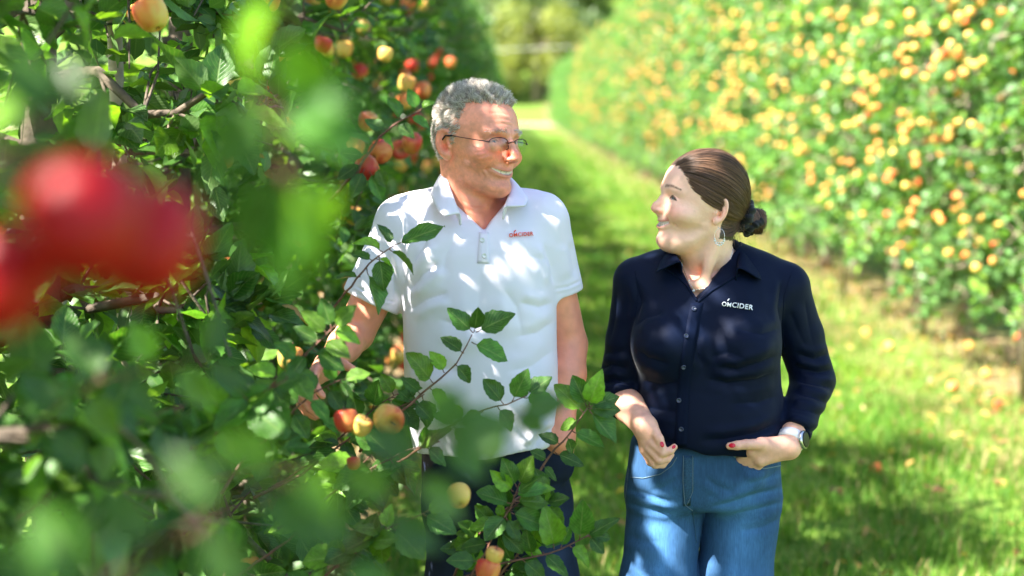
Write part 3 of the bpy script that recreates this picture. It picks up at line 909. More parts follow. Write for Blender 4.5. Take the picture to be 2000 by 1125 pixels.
for k in range(92):
    yy = 125 + 180 * (k / 63) ** 1.1; xx = hr.uniform(-0.11, 0.15) * yy
    if k >= 64: yy = 132 + 5.0 * (k - 64); xx = (-0.022 + 0.070 * ((k * 0.618) % 1.0)) * yy
    me, _ = HC[hr.randrange(3)]
    t = empty('hillside_tree', (xx, yy, float(gz([xx], [yy])[0])))
    s = hr.uniform(0.8, 1.6) * (1 + (yy - 120) / 300) * (0.5 if k < 16 else 1.0); t.scale = (s * hr.uniform(0.9, 1.2), s, s * hr.uniform(0.8, 1.15)); t.rotation_euler = (0, 0, hr.uniform(0, 6.28))
    tag(t, 'broad-leaved tree in the blurred wood on the far hillside', 'tree', 'trees on the far hillside')
    a = bpy.data.objects.new('trunk', HT); COL.objects.link(a); a.parent = t
    c = bpy.data.objects.new('crown', me); COL.objects.link(c); c.parent = t; c.location = (0, 0, 5.0)
# overhead line beyond the rows
lr = empty('overhead_line', (0, 106, 0)); tag(lr, 'pale overhead line strung across beyond the end of the rows', 'overhead line')
pm = simple_mat('pale_cable', (0.55, 0.55, 0.52), 0.5)
mb = MB(); mb.tube([(x, 106, 5.62 + 0.035 * x + 0.002 * x * x) for x in np.linspace(-14, 20, 18)], 0.022, 6); mb.build('cable', pm, lr)
for x in (-14.0, 20.0):
    mb = MB(); mb.tube([(x, 106, -0.5), (x, 106, 3.0), (x, 106, 5.62 + 0.035 * x + 0.002 * x * x + 0.3)], [0.14, 0.12, 0.10], 8); mb.build('pole', STAKE, lr)
# ------------------------------------------------------------------ heads (local: x lateral, y forward, z up, origin between the ears)
def ball_d(p, x, y, z):
    return np.sqrt((p[:, 0] - np.float32(x)) ** 2 + (p[:, 1] - np.float32(y)) ** 2 + (p[:, 2] - np.float32(z)) ** 2)

def head_sdf(q, K):
    ax = np.abs(q[:, 0]); x = q[:, 0]; y = q[:, 1]; z = q[:, 2]
    s = np.asfortranarray(np.stack([ax, y, z], 1))
    fem = K['fem']
    d = ell(q, (0, -0.003, 0.034), (0.0765, 0.0985, K.get('crown', 0.090)))
    # forehead, more upright than the ellipsoid
    d = smin(d, ell(q, (0, 0.035, 0.052), (0.060, 0.058, 0.050)), 0.02)
    # lower face: profile (front), back, half width, exponent
    T = K['face']                                  # rows z, front, half width, exponent
    zz = np.clip(z, T[0, 0], T[-1, 0])
    fr, wd = (np.interp(zz, T[:, 0], T[:, i]).astype(np.float32) for i in (1, 2))
    yc = 0.012
    D = np.where(y > yc, fr - yc, 0.055)
    g = np.sqrt((ax / wd) ** 2 + ((y - yc) / D) ** 2) + 1e-6
    r = np.sqrt(ax ** 2 + (y - yc) ** 2)
    f = np.where(g > 0.2, r * (1 - 1 / g), -0.03)
    f = smax(f, T[0, 0] - z, 0.022)
    f = smax(f, z - T[-1, 0], 0.03)
    d = smin(d, f, 0.018)
    # jaw bone
    jr = K['jaw_r']
    d = smin(d, chain(s, [(0.050, 0.000, -0.045), (0.0405, 0.028, -0.078), (0.018, 0.064 - 0.007 * fem, -0.099), (0.0, 0.074 - 0.008 * fem, -0.101)], [jr * 0.9, jr, jr * 0.95, jr]), 0.022)
    if K.get('jowl'):
        d = smin(d, ell(s, (0.026, 0.038, -0.088), (0.020, 0.032, 0.017)), 0.02)
        d = smin(d, ell(q, (0, 0.028, -0.103), (0.033, 0.034, 0.015)), 0.025)
    # brow
    b = K['brow']
    d = smin(d, chain(s, [(0.006, 0.0925 + b, 0.027), (0.026, 0.0885 + b, 0.032), (0.047, 0.072 + b, 0.029)], [0.006, 0.0068, 0.006]), 0.012)
    # sockets
    d = smax(d, -ell(s, (0.0325, 0.101, 0.0115), (0.0165, 0.0175, 0.0100)), 0.012)
    # cheek bone and smiling cheek
    ck = K['cheek']
    d = smin(d, ell(s, (0.042, 0.058 + ck, -0.022), (0.027, 0.029, 0.023)), 0.022)
    # bag below the eye
    d = smin(d, ell(s, (0.033, 0.079, -0.004), (0.014, 0.008, 0.006)), 0.010)
    # lids: a ball with an almond cut in it
    e = ball_d(s, 0.0315, 0.0735, 0.0115) - 0.0142
    op = K['eye_open']
    zc = 0.0112 - 9.0 * (ax - 0.0315) ** 2
    al = np.abs(z - zc) / op + ((ax - 0.0315) / 0.0128) ** 2 - 1
    cut = smax(al * op * 0.8, 0.078 - y, 0.003)
    e = smax(e, -cut, 0.0012)
    d = smin(d, e, 0.0055)
    # crease above the upper lid
    d = smax(d, -(chain(s, [(0.020, 0.0885, 0.0150), (0.030, 0.0905, 0.0195), (0.041, 0.0830, 0.0175), (0.048, 0.074, 0.0125)], [0.0008, 0.0012, 0.0012, 0.0004])), 0.004)
    # eyeball, set in
    d = np.minimum(d, ball_d(s, 0.0315, 0.0735, 0.0115) - 0.0124)
    # nose
    N = K['nose']
    tp = N['tip']; br = N['br']
    nd = chain(q, [(0, 0.086, 0.026), (0, 0.0925 + br, 0.008), (0, tp[0] - 0.010, tp[1] + 0.010), (0, tp[0] - N['r'], tp[1])], [0.0062, N['rb'], N['rb'] + 0.0010, N['r']], 0.006)
    nd = smin(nd, rcone(s, (0.004, 0.094, 0.004), (0.0085, 0.092, -0.020), 0.005, 0.006), 0.012)
    nd = smin(nd, ell(s, (N['aw'], tp[0] - 0.0175, tp[1] - 0.0035), (0.0068 - 0.0010 * fem, 0.0095 - 0.0012 * fem, 0.0068 - 0.0008 * fem)), 0.005)
    nd = smin(nd, rcone(q, (0, tp[0] - 0.009, tp[1] - 0.006), (0, 0.094, tp[1] - 0.0125), 0.0045, 0.0045), 0.005)
    d = smin(d, nd, 0.0065)
    d = smax(d, -(ell(s, (0.0062, tp[0] - 0.0135, tp[1] - 0.0125), (0.0030, 0.0052, 0.0045))), 0.002)
    # crease round the wing of the nose, and the smile line
    d = smax(d, -(chain(s, [(N['aw'] + 0.0062, tp[0] - 0.022, tp[1] + 0.003), (N['aw'] + 0.0085, tp[0] - 0.0245, tp[1] - 0.006), (0.0255, 0.0930 + ck * 0.5, -0.041), (0.0335, 0.0830 + ck * 0.5, -0.053), (0.0360, 0.0765, -0.066)], [0.0006, 0.0018, 0.0022, 0.0020, 0.0004])), K['fold'])
    # lips round an open smile
    mz = K['mouth_z']; my = K['mouth_y']
    mw = K.get('mw', 1.0); me_ = 0.0185 * mw
    up = chain(s, [(0, my + 0.0035, mz + 0.0068), (0.006, my + 0.0034, mz + 0.0076), (0.017 * mw, my - 0.0042 * mw, mz + 0.0072), (0.0310 * mw, my - me_, mz + 0.0105 * mw)], [0.0027, 0.0029, 0.0026, 0.0013])
    lo = chain(s, [(0, my + 0.0020, mz - 0.0075), (0.012 * mw, my - 0.0010, mz - 0.0063), (0.0225 * mw, my - 0.0095, mz + 0.0006), (0.0310 * mw, my - me_, mz + 0.0095 * mw)], [0.0040, 0.0038, 0.0028, 0.0013])
    d = smin(d, np.minimum(up, lo), 0.0065)
    ow = K['mouth_open']
    zm = mz + 11.0 * ax ** 2
    slit = np.abs(z - zm) / ow + (ax / (0.0300 * K.get('mw', 1.0))) ** 2 - 1
    slit = np.maximum(slit * ow, (my - 0.0015 - 11 * ax ** 2) - y)
    d = smax(d, -slit, 0.0012)
    # dimple at the mouth corner, hollow under the lower lip
    d = smax(d, -ell(s, (0.0345 * mw, my - 0.019, mz + 0.010), (0.0020, 0.006, 0.005)), 0.006)
    d = smax(d, -ell(q, (0, K['chin_y'] + 0.009, mz - 0.0195), (0.014, 0.0075, 0.0045)), 0.008)
    # chin
    d = smin(d, ell(q, (0, K['chin_y'] - 0.016, K['chin_z']), (0.020, 0.017, 0.0155)), 0.014)
    # ear
    E = K['ear']
    eu = A(math.sin(0.42), -math.cos(0.42), 0)            # along the ear, backwards and outwards
    ew = A(math.cos(0.42), math.sin(0.42), 0)
    tl = 0.16
    uu = eu * math.cos(tl) - A(0, 0, 1) * math.sin(tl) * 0 + A(0, 0, 1) * math.sin(tl) * 0
    pe = s - A(0.0755, -0.012, 0.002)
    v_ = pe[:, 2] * math.cos(tl) - (pe @ eu) * math.sin(tl) * -1 * -1
    u_ = (pe @ eu) * math.cos(tl) + pe[:, 2] * math.sin(tl) * -1
    v_ = pe[:, 2] * math.cos(tl) + (pe @ eu) * math.sin(tl)
    w_ = pe @ ew
    e3 = np.asfortranarray(np.stack([u_, v_, w_], 1) / np.float32(E))
    ear = ell(e3, (0.002, 0.000, 0.003), (0.0150, 0.0290, 0.0060))
    ear = smax(ear, -ell(e3, (0.0015, 0.001, 0.0105), (0.0115, 0.0235, 0.0075)), 0.002)
    # helix rim
    rr = np.sqrt((u_ / E / 0.0155) ** 2 + ((v_ / E - 0.004) / 0.0265) ** 2)
    an = np.arctan2(v_ / E - 0.004, u_ / E)
    rim = np.sqrt(((rr - 1) * 0.0185) ** 2 + (w_ / E - 0.0062) ** 2) - 0.0034
    rim = np.where((an < -1.9) & (an > -3.0), 0.01, rim)
    ear = smin(ear, rim, 0.003)
    # antihelix, tragus, lobe, concha
    ear = smin(ear, chain(e3, [(0.0035, 0.015, 0.0055), (0.0085, 0.004, 0.0062), (0.0062, -0.010, 0.0062), (0.001, -0.0155, 0.006)], [0.0022, 0.0026, 0.0028, 0.0026]), 0.004)
    ear = smin(ear, ell(e3, (-0.0095, -0.004, 0.0060), (0.0042, 0.0055, 0.0038)), 0.004)
    ear = smin(ear, ell(e3, (-0.0025, -0.0265, 0.0042), (0.0085, 0.0095, 0.0045)), 0.006)
    ear = smax(ear, -ell(e3, (-0.001, -0.004, 0.0060), (0.0062, 0.0090, 0.0080)), 0.003)
    d = smin(d, ear * E, 0.004)
    return d

def head_cols(q, n, K):
    """skin colours painted on, in the head's own frame"""
    ax = np.abs(q[:, 0]); y = q[:, 1]; z = q[:, 2]
    s = np.stack([ax, y, z], 1)
    base = np.tile(A(*K['skin']), (len(q), 1))
    def blot(c, r): return np.exp(-(((s - A(*c)) / A(*r)) ** 2).sum(1))
    red = 0.9 * blot((0.045, 0.075, -0.02), (0.022, 0.03, 0.018)) + 0.8 * blot((0, 0.115, -0.02), (0.016, 0.02, 0.014)) + 0.5 * blot((0.085, -0.02, 0.0), (0.02, 0.02, 0.03)) + 0.4 * blot((0, 0.085, -0.1), (0.02, 0.02, 0.015))
    mott = fbm(q * 90 + 7, 3, 3) - 0.5
    mott2 = fbm(q * 320 + 3, 5, 2) - 0.5
    base *= (1 + K.get('mott', 1.0) * (0.42 * mott + 0.26 * mott2))[:, None]
    w = np.clip(red * K['red'] + 0.35 * K.get('mott', 1.0) * mott, 0, 1)[:, None]
    base = base * (1 - w) + base * A(1.08, 0.70, 0.66) * w
    # stubble
    if K.get('stubble'):
        st = np.clip(blot((0.03, 0.075, -0.085), (0.045, 0.05, 0.03)) * 1.2, 0, 1) * (0.6 + 0.8 * (vnoise(q * 900, 9) - 0.3))
        st = np.clip(st * K['stubble'], 0, 0.6)[:, None]
        base = base * (1 - st) + base * A(0.72, 0.72, 0.76) * st
    # lips
    mz, my = K['mouth_z'], K['mouth_y']
    zm = mz + 11 * ax ** 2
    lip = ((ax < 0.031 * K.get('mw', 1.0)) & (y > my - 0.027) & (z > zm - 0.0105 + 6 * ax ** 2) & (z < zm + 0.0095))
    lw = np.where(lip, np.clip(1.3 - (np.abs(z - zm) / 0.0105) ** 4, 0, 1), 0)[:, None] * K.get('lip_w', 0.75)
    base = base * (1 - lw) + A(*K['lip']) * lw
    # teeth inside the mouth
    ow = K['mouth_open']
    slit = np.abs(z - zm) / ow + (ax / (0.0300 * K.get('mw', 1.0))) ** 2 - 1
    ins = (slit < 0.05) & (y < my + 0.0035 - 11 * ax ** 2) & (y > 0.05)
    gap = np.abs(((ax / 0.0072) % 1) - 0.5) > 0.46
    tc = np.where((gap | (z < zm - ow * 0.75))[:, None], A(0.30, 0.19, 0.15), A(*K['teeth']))
    base = np.where(ins[:, None], tc, base)
    # eyes
    ec = A(0.0315, 0.0735, 0.0115)
    r = np.sqrt(((s - ec) ** 2).sum(1))
    eye = (r < 0.01262) & (y > 0.076)
    g = K['gaze']                                        # direction of the gaze in the head's frame
    gl = A(*g) / np.linalg.norm(g)
    qe = q - np.stack([np.sign(q[:, 0]) * 0.0315, np.full(len(q), 0.0735), np.full(len(q), 0.0115)], 1)
    dn = (qe / (np.linalg.norm(qe, axis=1)[:, None] + 1e-9)) @ gl
    ang = np.arccos(np.clip(dn, -1, 1)) * 0.0125
    ecol = np.where((ang < 0.0022)[:, None], A(0.01, 0.01, 0.01), np.where((ang < 0.0056)[:, None], A(*K['iris']), A(0.62, 0.56, 0.52)))
    base = np.where(eye[:, None], ecol, base)
    # lash line
    al = np.abs(z - (0.0112 - 9 * (ax - 0.0315) ** 2)) / K['eye_open'] + ((ax - 0.0315) / 0.0128) ** 2 - 1
    lash = (np.abs(al) < K.get('lash_w', 0.45)) & (~eye) & (y > 0.070) & (r < 0.018) & (z > 0.0090)
    base = np.where(lash[:, None], base * K.get('lash', 0.35), base)
    # brows
    bz = 0.0330 + K.get('brow_z', 0) - 0.25 * np.clip(ax - 0.034, 0, 1) + 0.10 * np.clip(ax - 0.01, 0, 0.024)
    bw = K['brow_w'] * (1 - 0.55 * np.clip((ax - 0.012) / 0.042, 0, 1))
    br = np.clip(1.4 - np.abs(z - bz) / bw, 0, 1) * (ax > 0.011) * (ax < 0.054) * (y > 0.05)
    br = br * (0.35 + 0.9 * vnoise(np.stack([ax * 700, z * 250, y * 50], 1), 4)) * K['brow_a']
    br = np.clip(br, 0, 1)[:, None]
    base = base * (1 - br) + A(*K['brow_c']) * br
    # age spots
    for c, r_, a in K.get('spots', []):
        w = np.exp(-((((q - A(*c)) / r_) ** 2).sum(1)) ** 2)[:, None] * a
        base = base * (1 - w) + base * A(0.62, 0.5, 0.45) * w
    return np.clip(base, 0.005, 1)

MALE = dict(fem=False, crown=0.089, jaw_r=0.0155, brow=0.0015, cheek=0.001, eye_open=0.0034, fold=0.0055,
    face=np.array([(-0.120, 0.074, 0.020, 2.0), (-0.108, 0.087, 0.030, 1.95), (-0.095, 0.0915, 0.040, 1.95), (-0.080, 0.0895, 0.0470, 1.95), (-0.065, 0.0930, 0.0515, 2.0),
                   (-0.050, 0.0955, 0.0560, 2.05), (-0.035, 0.0930, 0.0635, 2.1), (-0.020, 0.0905, 0.0665, 2.15), (0.0, 0.0885, 0.0695, 2.2), (0.020, 0.0890, 0.0700, 2.2), (0.045, 0.0860, 0.066, 2.2), (0.065, 0.070, 0.05, 2.2)], dtype=np.float32),
    nose=dict(tip=(0.1245, -0.0255), br=0.0085, rb=0.0070, r=0.0108, aw=0.0120), mouth_z=-0.0620, mouth_y=0.0925, mouth_open=0.0043, mw=1.12,
    chin_y=0.0930, chin_z=-0.101, ear=1.06, skin=(0.83, 0.325, 0.215), red=1.0, lip=(0.62, 0.20, 0.14), teeth=(0.76, 0.63, 0.53), lip_w=0.55,
    gaze=(0.12, 1, -0.12), iris=(0.10, 0.14, 0.16), brow_w=0.0042, brow_a=0.35, brow_c=(0.22, 0.16, 0.12), stubble=0.55, lash=0.55,
    spots=[((0.045, 0.068, 0.062), 0.006, 0.6), ((0.052, 0.058, 0.048), 0.005, 0.5), ((0.038, 0.08, 0.07), 0.004, 0.4), ((0.06, 0.045, 0.035), 0.006, 0.4)])
FEMALE = dict(fem=True, crown=0.088, jaw_r=0.0150, brow=-0.0015, cheek=0.0005, mott=0.45, eye_open=0.0044, fold=0.0060, jowl=True,
    face=np.array([(-0.112, 0.058, 0.016, 2.0), (-0.103, 0.074, 0.027, 1.95), (-0.092, 0.0825, 0.038, 1.95), (-0.080, 0.0850, 0.0470, 2.0), (-0.065, 0.0890, 0.0515, 2.05),
                   (-0.050, 0.0940, 0.0555, 2.1), (-0.035, 0.0930, 0.0650, 2.1), (-0.020, 0.0910, 0.0670, 2.15), (0.0, 0.0895, 0.0690, 2.2), (0.020, 0.0895, 0.0700, 2.2), (0.045, 0.0870, 0.066, 2.2), (0.065, 0.070, 0.05, 2.2)], dtype=np.float32),
    nose=dict(tip=(0.1165, -0.0190), br=0.0030, rb=0.0050, r=0.0074, aw=0.0086), mouth_z=-0.0555, mouth_y=0.0880, mouth_open=0.0066, mw=1.18,
    chin_y=0.0850, chin_z=-0.0925, ear=0.93, skin=(0.99, 0.585, 0.44), red=0.9, lip=(0.78, 0.24, 0.21), teeth=(0.92, 0.82, 0.76), lip_w=0.7,
    gaze=(-0.05, 1, 0.12), iris=(0.13, 0.17, 0.20), brow_w=0.0038, brow_a=1.1, brow_c=(0.20, 0.11, 0.07), lash=0.12, lash_w=0.6, brow_z=0.002)

def skin_mat(name, rough=0.42):
    m, nt, b, a = attr_mat(name, rough)
    b.inputs['Subsurface Weight'].default_value = 0.15
    b.inputs['Subsurface Radius'].default_value = (1.0, 0.35, 0.18)
    b.inputs['Subsurface Scale'].default_value = 0.006
    b.inputs['Specular IOR Level'].default_value = 0.45
    bump_noise(nt, b, 190, 0.40, 0.0012, 6)
    return m
# ------------------------------------------------------------------ hands
def finger_pts(base, d, up, lens, bends):
    """joints of one finger: starts at base along d, each joint bends towards -up"""
    d = np.array(d, float); d /= np.linalg.norm(d)
    up = np.array(up, float); up -= d * (up @ d); up /= np.linalg.norm(up)
    pts = [np.array(base, float)]
    for l, b in zip(lens, bends):
        c, s_ = math.cos(b), math.sin(b)
        d, up = d * c - up * s_, up * c + d * s_
        pts.append(pts[-1] + d * l)
    return pts

def hand_sdf(p, fingers, palm, k=0.006):
    """fingers: list of (points, radii); palm: list of (a, b, r1, r2)"""
    d = None
    for a, b, r1, r2 in palm:
        e = rcone(p, a, b, r1, r2)
        d = e if d is None else smin(d, e, 0.012)
    for pts, rs in fingers:
        d = smin(d, chain(p, pts, rs, 0.003), k)
    return d

def crease_height(V, lines):
    """lines: (pixel polyline, width px, depth m); gives a groove with a soft roll on one side"""
    px, py = project(V)
    h = np.zeros(len(V))
    for pl, w, amp in lines:
        pl = np.array(pl, float)
        best = np.full(len(V), 1e9); sg = np.zeros(len(V)); tt = np.zeros(len(V))
        seg = np.linalg.norm(np.diff(pl, axis=0), axis=1); cum = np.concatenate([[0], np.cumsum(seg)]); L = cum[-1]
        sel = (px > pl[:, 0].min() - 6 * w) & (px < pl[:, 0].max() + 6 * w) & (py > pl[:, 1].min() - 6 * w) & (py < pl[:, 1].max() + 6 * w)
        ix = np.where(sel)[0]
        if len(ix) == 0: continue
        x, y = px[ix], py[ix]
        b = np.full(len(ix), 1e9); sgn = np.zeros(len(ix)); t_ = np.zeros(len(ix))
        for i in range(len(pl) - 1):
            dx, dy = pl[i + 1] - pl[i]
            l2 = dx * dx + dy * dy
            t = np.clip(((x - pl[i, 0]) * dx + (y - pl[i, 1]) * dy) / l2, 0, 1)
            ex, ey = x - pl[i, 0] - t * dx, y - pl[i, 1] - t * dy
            dd = np.sqrt(ex * ex + ey * ey)
            s_ = (dx * ey - dy * ex) / math.sqrt(l2)
            m = dd < b
            b[m] = dd[m]; sgn[m] = np.sign(s_[m]); t_[m] = (cum[i] + t[m] * seg[i]) / L
        sd = b * sgn
        fade = np.clip(t_ / 0.25, 0, 1) * np.clip((1 - t_) / 0.25, 0, 1)
        fade = fade * fade * (3 - 2 * fade)
        h[ix] += amp * fade * (-np.exp(-np.abs(sd) / (0.8 * w)) + 0.75 * np.exp(-((sd - 2.0 * w) / (1.3 * w)) ** 2) + 0.35 * np.exp(-((sd + 2.2 * w) / (1.6 * w)) ** 2))
    return h

def garment(name, f, lo, hi, h, lines=(), wave=(0.0, 1), colf=None, parent=None, m=None, sm=0):
    V, F = extract(f, lo, hi, h)
    for _ in range(sm):
        a_ = np.concatenate([F[:, 0], F[:, 1], F[:, 2], F[:, 3]] * 2)
        b_ = np.concatenate([F[:, 1], F[:, 2], F[:, 3], F[:, 0], F[:, 3], F[:, 0], F[:, 1], F[:, 2]])
        c = np.bincount(a_, minlength=len(V))
        acc = np.stack([np.bincount(a_, V[b_, k], len(V)) for k in range(3)], 1)
        V = 0.5 * V + 0.5 * acc / c[:, None]
    n = normals_np(V, F)
    if lines:
        front = np.clip(-n[:, 1] * 2.5, 0, 1)
        V = V + n * (crease_height(V, lines) * front)[:, None]
    if wave[0]:
        V = V + n * ((fbm(V * A(9, 9, 6) * wave[1], 21, 3) - 0.5) * 2 * wave[0])[:, None]
    me = mesh_np(name, V, F, cols=(colf(V, n) if colf else None))
    return link(name, me, parent, m), V, F

def bvh_of(V, F): return BVHTree.FromPolygons(np.asarray(V, float).tolist(), F.tolist())

def on_surface(bvh, px, py, off=0.001):
    o, d = ray(px, py)
    hit, n, i, t = bvh.ray_cast(o, d)
    if hit is None: return None, None
    if n.dot(d) > 0: n = -n
    return np.array(hit + n * off), np.array(n)

def resample(pl, step):
    pl = np.array(pl, float)
    seg = np.linalg.norm(np.diff(pl, axis=0), axis=1); cum = np.concatenate([[0], np.cumsum(seg)])
    n = max(2, int(cum[-1] / step) + 1)
    s = np.linspace(0, cum[-1], n)
    return np.stack([np.interp(s, cum, pl[:, i]) for i in range(pl.shape[1])], 1)

def seam(bvh, pl, r, mb, step=4, off=0.0, n=6):
    """a thread or edge lying on a surface, along a pixel polyline"""
    pts = []
    for x, y in resample(pl, step):
        h, nn = on_surface(bvh, x, y, off)
        if h is not None: pts.append(h)
    if len(pts) > 1: mb.tube(pts, r, n)
    return pts

def panel(bvh, outline_rows, off, mb, thick=0.002):
    """a cloth panel lying on a surface: rows of pixel points (all the same count)"""
    rows = []
    for row in outline_rows:
        rr = []
        for x, y in row:
            h, nn = on_surface(bvh, x, y, off)
            rr.append(None if h is None else (h, nn))
        rows.append(rr)
    R, C = len(rows), len(rows[0])
    V = []; 
    last = None
    for r in rows:
        for c in r:
            if c is None: c = last
            last = c
            V.append(c[0])
    top = len(V)
    N = [c for r in rows for c in [q if q is not None else r[0] for q in r]]
    for i in range(top):
        nn = N[i][1] if N[i] is not None else np.array((0, -1, 0))
        V.append(V[i] - nn * thick)
    F = []
    for i in range(R - 1):
        for j in range(C - 1):
            a = i * C + j
            F.append((a, a + 1, a + C + 1, a + C)); F.append((top + a, top + a + C, top + a + C + 1, top + a + 1))
    def side(seq):
        for a, b in zip(seq[:-1], seq[1:]): F.append((a, a + top, b + top, b))
    side([j for j in range(C)]); side([(R - 1) * C + j for j in range(C)][::-1])
    side([i * C for i in range(R)][::-1]); side([i * C + C - 1 for i in range(R)])
    mb.add(V, F)

def lettering(txt, bvh, px0, px1, py0, py1, m, parent, name='embroidery', accent=None, off=0.0034, small=None):
    """raised stitched letters, laid on the cloth between two pixel corners along the line px0,py0 - px1,py1"""
    cu = bpy.data.curves.new('letters', 'FONT')
    cu.body = txt; cu.size = 1.0; cu.offset = 0.018; cu.extrude = 0.0
    cu.space_character = 1.08
    ob = bpy.data.objects.new('letters', cu)
    COL.objects.link(ob)
    me = ob.to_mesh()
    bm = bmesh.new(); bm.from_mesh(me)
    ob.to_mesh_clear()
    bpy.data.objects.remove(ob)
    bmesh.ops.triangulate(bm, faces=bm.faces[:])
    v = np.array([q.co[:] for q in bm.verts])
    lo, hi = v.min(0), v.max(0)
    w = hi[0] - lo[0]; cap = hi[1]
    d = np.array((px1 - px0, py1 - py0), float); L = np.linalg.norm(d); d /= L
    nrm = np.array((d[1], -d[0]))
    s = L / w
    bad = 0
    for q in bm.verts:
        x, y = (q.co.x - lo[0]) * s, q.co.y * s
        pxy = np.array((px0, py0)) + d * x + nrm * y * 1.02
        h, nn = on_surface(bvh, pxy[0], pxy[1], off)
        if h is not None: q.co = h
        else: bad += 1
    r = bmesh.ops.extrude_face_region(bm, geom=bm.faces[:])
    for g in r['geom']:
        if isinstance(g, bmesh.types.BMVert): g.co += Vector((0, -0.0012, 0))
    out = bpy.data.meshes.new(name)
    bm.to_mesh(out); bm.free()
    return link(name, out, parent, m)

def near(p, c, R, f, far=None):
    """f only where p lies within R of c; beyond that the distance to the ball"""
    d = ball_d(p, *c) - np.float32(R)
    out = d + 0.03
    m = d < 0.0
    if m.any(): out[m] = np.minimum(f(np.asfortranarray(p[m])), 0.03 + np.maximum(d[m], -1) * 0 + 1)
    return out.astype(np.float32)

ZC = 0.85
def warp(q, yc=1.0):
    q = np.asfortranarray(q)
    q[:, 2] = np.where(q[:, 2] < 0, q[:, 2] / ZC, q[:, 2])
    if yc != 1.0: q[:, 1] = np.where(q[:, 1] < 0, q[:, 1] / yc, q[:, 1])
    return q
def unwarp(v, yc=1.0):
    v = np.array(v, float)
    v[..., 2] = np.where(v[..., 2] < 0, v[..., 2] * ZC, v[..., 2])
    v[..., 1] = np.where(v[..., 1] < 0, v[..., 1] * yc, v[..., 1]); return v

# ------------------------------------------------------------------ the man in the white polo shirt
YM = 3.0
MAN_H = rot_axes(math.radians(42), math.radians(1.5), math.radians(-4))
MAN_HC = P(927, 289, YM + 0.0) 
def man_local(p): return warp((p - MAN_HC.astype(np.float32)) @ MAN_H, 0.95)
def man_world(v): return MAN_HC + unwarp(v, 0.95) @ MAN_H.T
# limbs
mL_sh = P(1052, 440, 3.02); mL_el = P(1113, 672, 3.03); mL_wr = P(1097, 822, 2.95)
mR_sh = P(792, 446, 3.02); mR_el = P(694, 650, 3.00); mR_wr = P(640, 714, 2.86)

def man_torso(p, g=0.0):
    """torso; g grows it (cloth over skin)"""
    z = lambda py: float(P(1000, py, YM)[2])
    X = lambda px: (px - 1000) / FPX * YM
    st = [(z(1000), X(955), 3.0, 0.152 + g, 0.115 + g, 0.115 + g, 2.3),
          (z(900), X(950), 3.0, 0.151 + g, 0.128 + g, 0.115 + g, 2.3),
          (z(820), X(944), 3.0, 0.156 + g, 0.138 + g, 0.112 + g, 2.3),
          (z(740), X(940), 3.0, 0.159 + g, 0.137 + g, 0.110 + g, 2.3),
          (z(660), X(938), 3.0, 0.158 + g, 0.127 + g, 0.112 + g, 2.35),
          (z(590), X(937), 3.0, 0.157 + g, 0.122 + g, 0.116 + g, 2.4),
          (z(520), X(933), 3.005, 0.160 + g, 0.117 + g, 0.116 + g, 2.5),
          (z(470), X(928), 3.01, 0.158 + g, 0.107 + g, 0.108 + g, 2.5),
          (z(430), X(924), 3.02, 0.140 + g, 0.090 + g, 0.095 + g, 2.4),
          (z(400), X(924), 3.03, 0.105 + g, 0.068 + g, 0.075 + g, 2.2)]
    st = densify(st[::1] if st[0][0] < st[-1][0] else st[::-1], 50)
    d = loft(p, st, 0.03)
    nb = P(926, 392, 3.04)
    for sh, e in ((mL_sh, 0.0), (mR_sh, 0.0)):
        d = smin(d, rcone(p, nb + A(0, 0.0, -0.010), sh + np.array((0, 0, 0.012)), 0.050 + g, 0.052 + g), 0.045)
    return d

def man_head(p):
    q = man_local(p)
    d = head_sdf(q, MALE)
    W = man_world
    d = smin(d, chain(p, [W((0, -0.022, -0.035)), W((0, -0.018, -0.09)), P(930, 425, 3.035)], [0.058, 0.054, 0.060]), 0.014)
    # fleshy throat, and the strap muscles of the turned neck
    d = smin(d, rcone(p, W((0, 0.012, -0.098)), P(932, 420, 2.985), 0.026, 0.034), 0.022)
    d = smin(d, rcone(p, W((0.052, -0.026, -0.06)), P(938, 440, 2.945), 0.012, 0.012), 0.022)
    return d

def man_hand(p):
    hd = P(612, 738, 2.80)
    fw = hd - mR_wr; fw /= np.linalg.norm(fw)
    sd = np.array((0.35, -0.55, 0.6)); sd -= fw * (sd @ fw); sd /= np.linalg.norm(sd)
    up = np.cross(sd, fw); up = up if up[2] > 0 else -up
    kn = mR_wr + fw * 0.085
    fg = []
    for i, (o, l, bend) in enumerate(((-0.030, 0.8, 0.5), (-0.010, 0.97, 0.42), (0.011, 1.0, 0.38), (0.031, 0.93, 0.32))):
        fg.append((finger_pts(kn + sd * o, fw + sd * o * 4, up, [0.044 * l, 0.027 * l, 0.022 * l], [bend, bend * 1.5, bend]), [0.0098, 0.0092, 0.0083, 0.0070]))
    fg.append((finger_pts(mR_wr + fw * 0.03 + sd * 0.028, fw * 0.7 + sd * 0.8 - up * 0.4, up, [0.038, 0.032, 0.026], [0.1, 0.25, 0.2]), [0.0135, 0.0112, 0.0100, 0.0078]))
    pm = [(mR_wr, kn + sd * 0.026, 0.022, 0.0125), (mR_wr, kn - sd * 0.026, 0.021, 0.012), (mR_wr, kn, 0.024, 0.0135)]
    return hand_sdf(p, fg, pm)

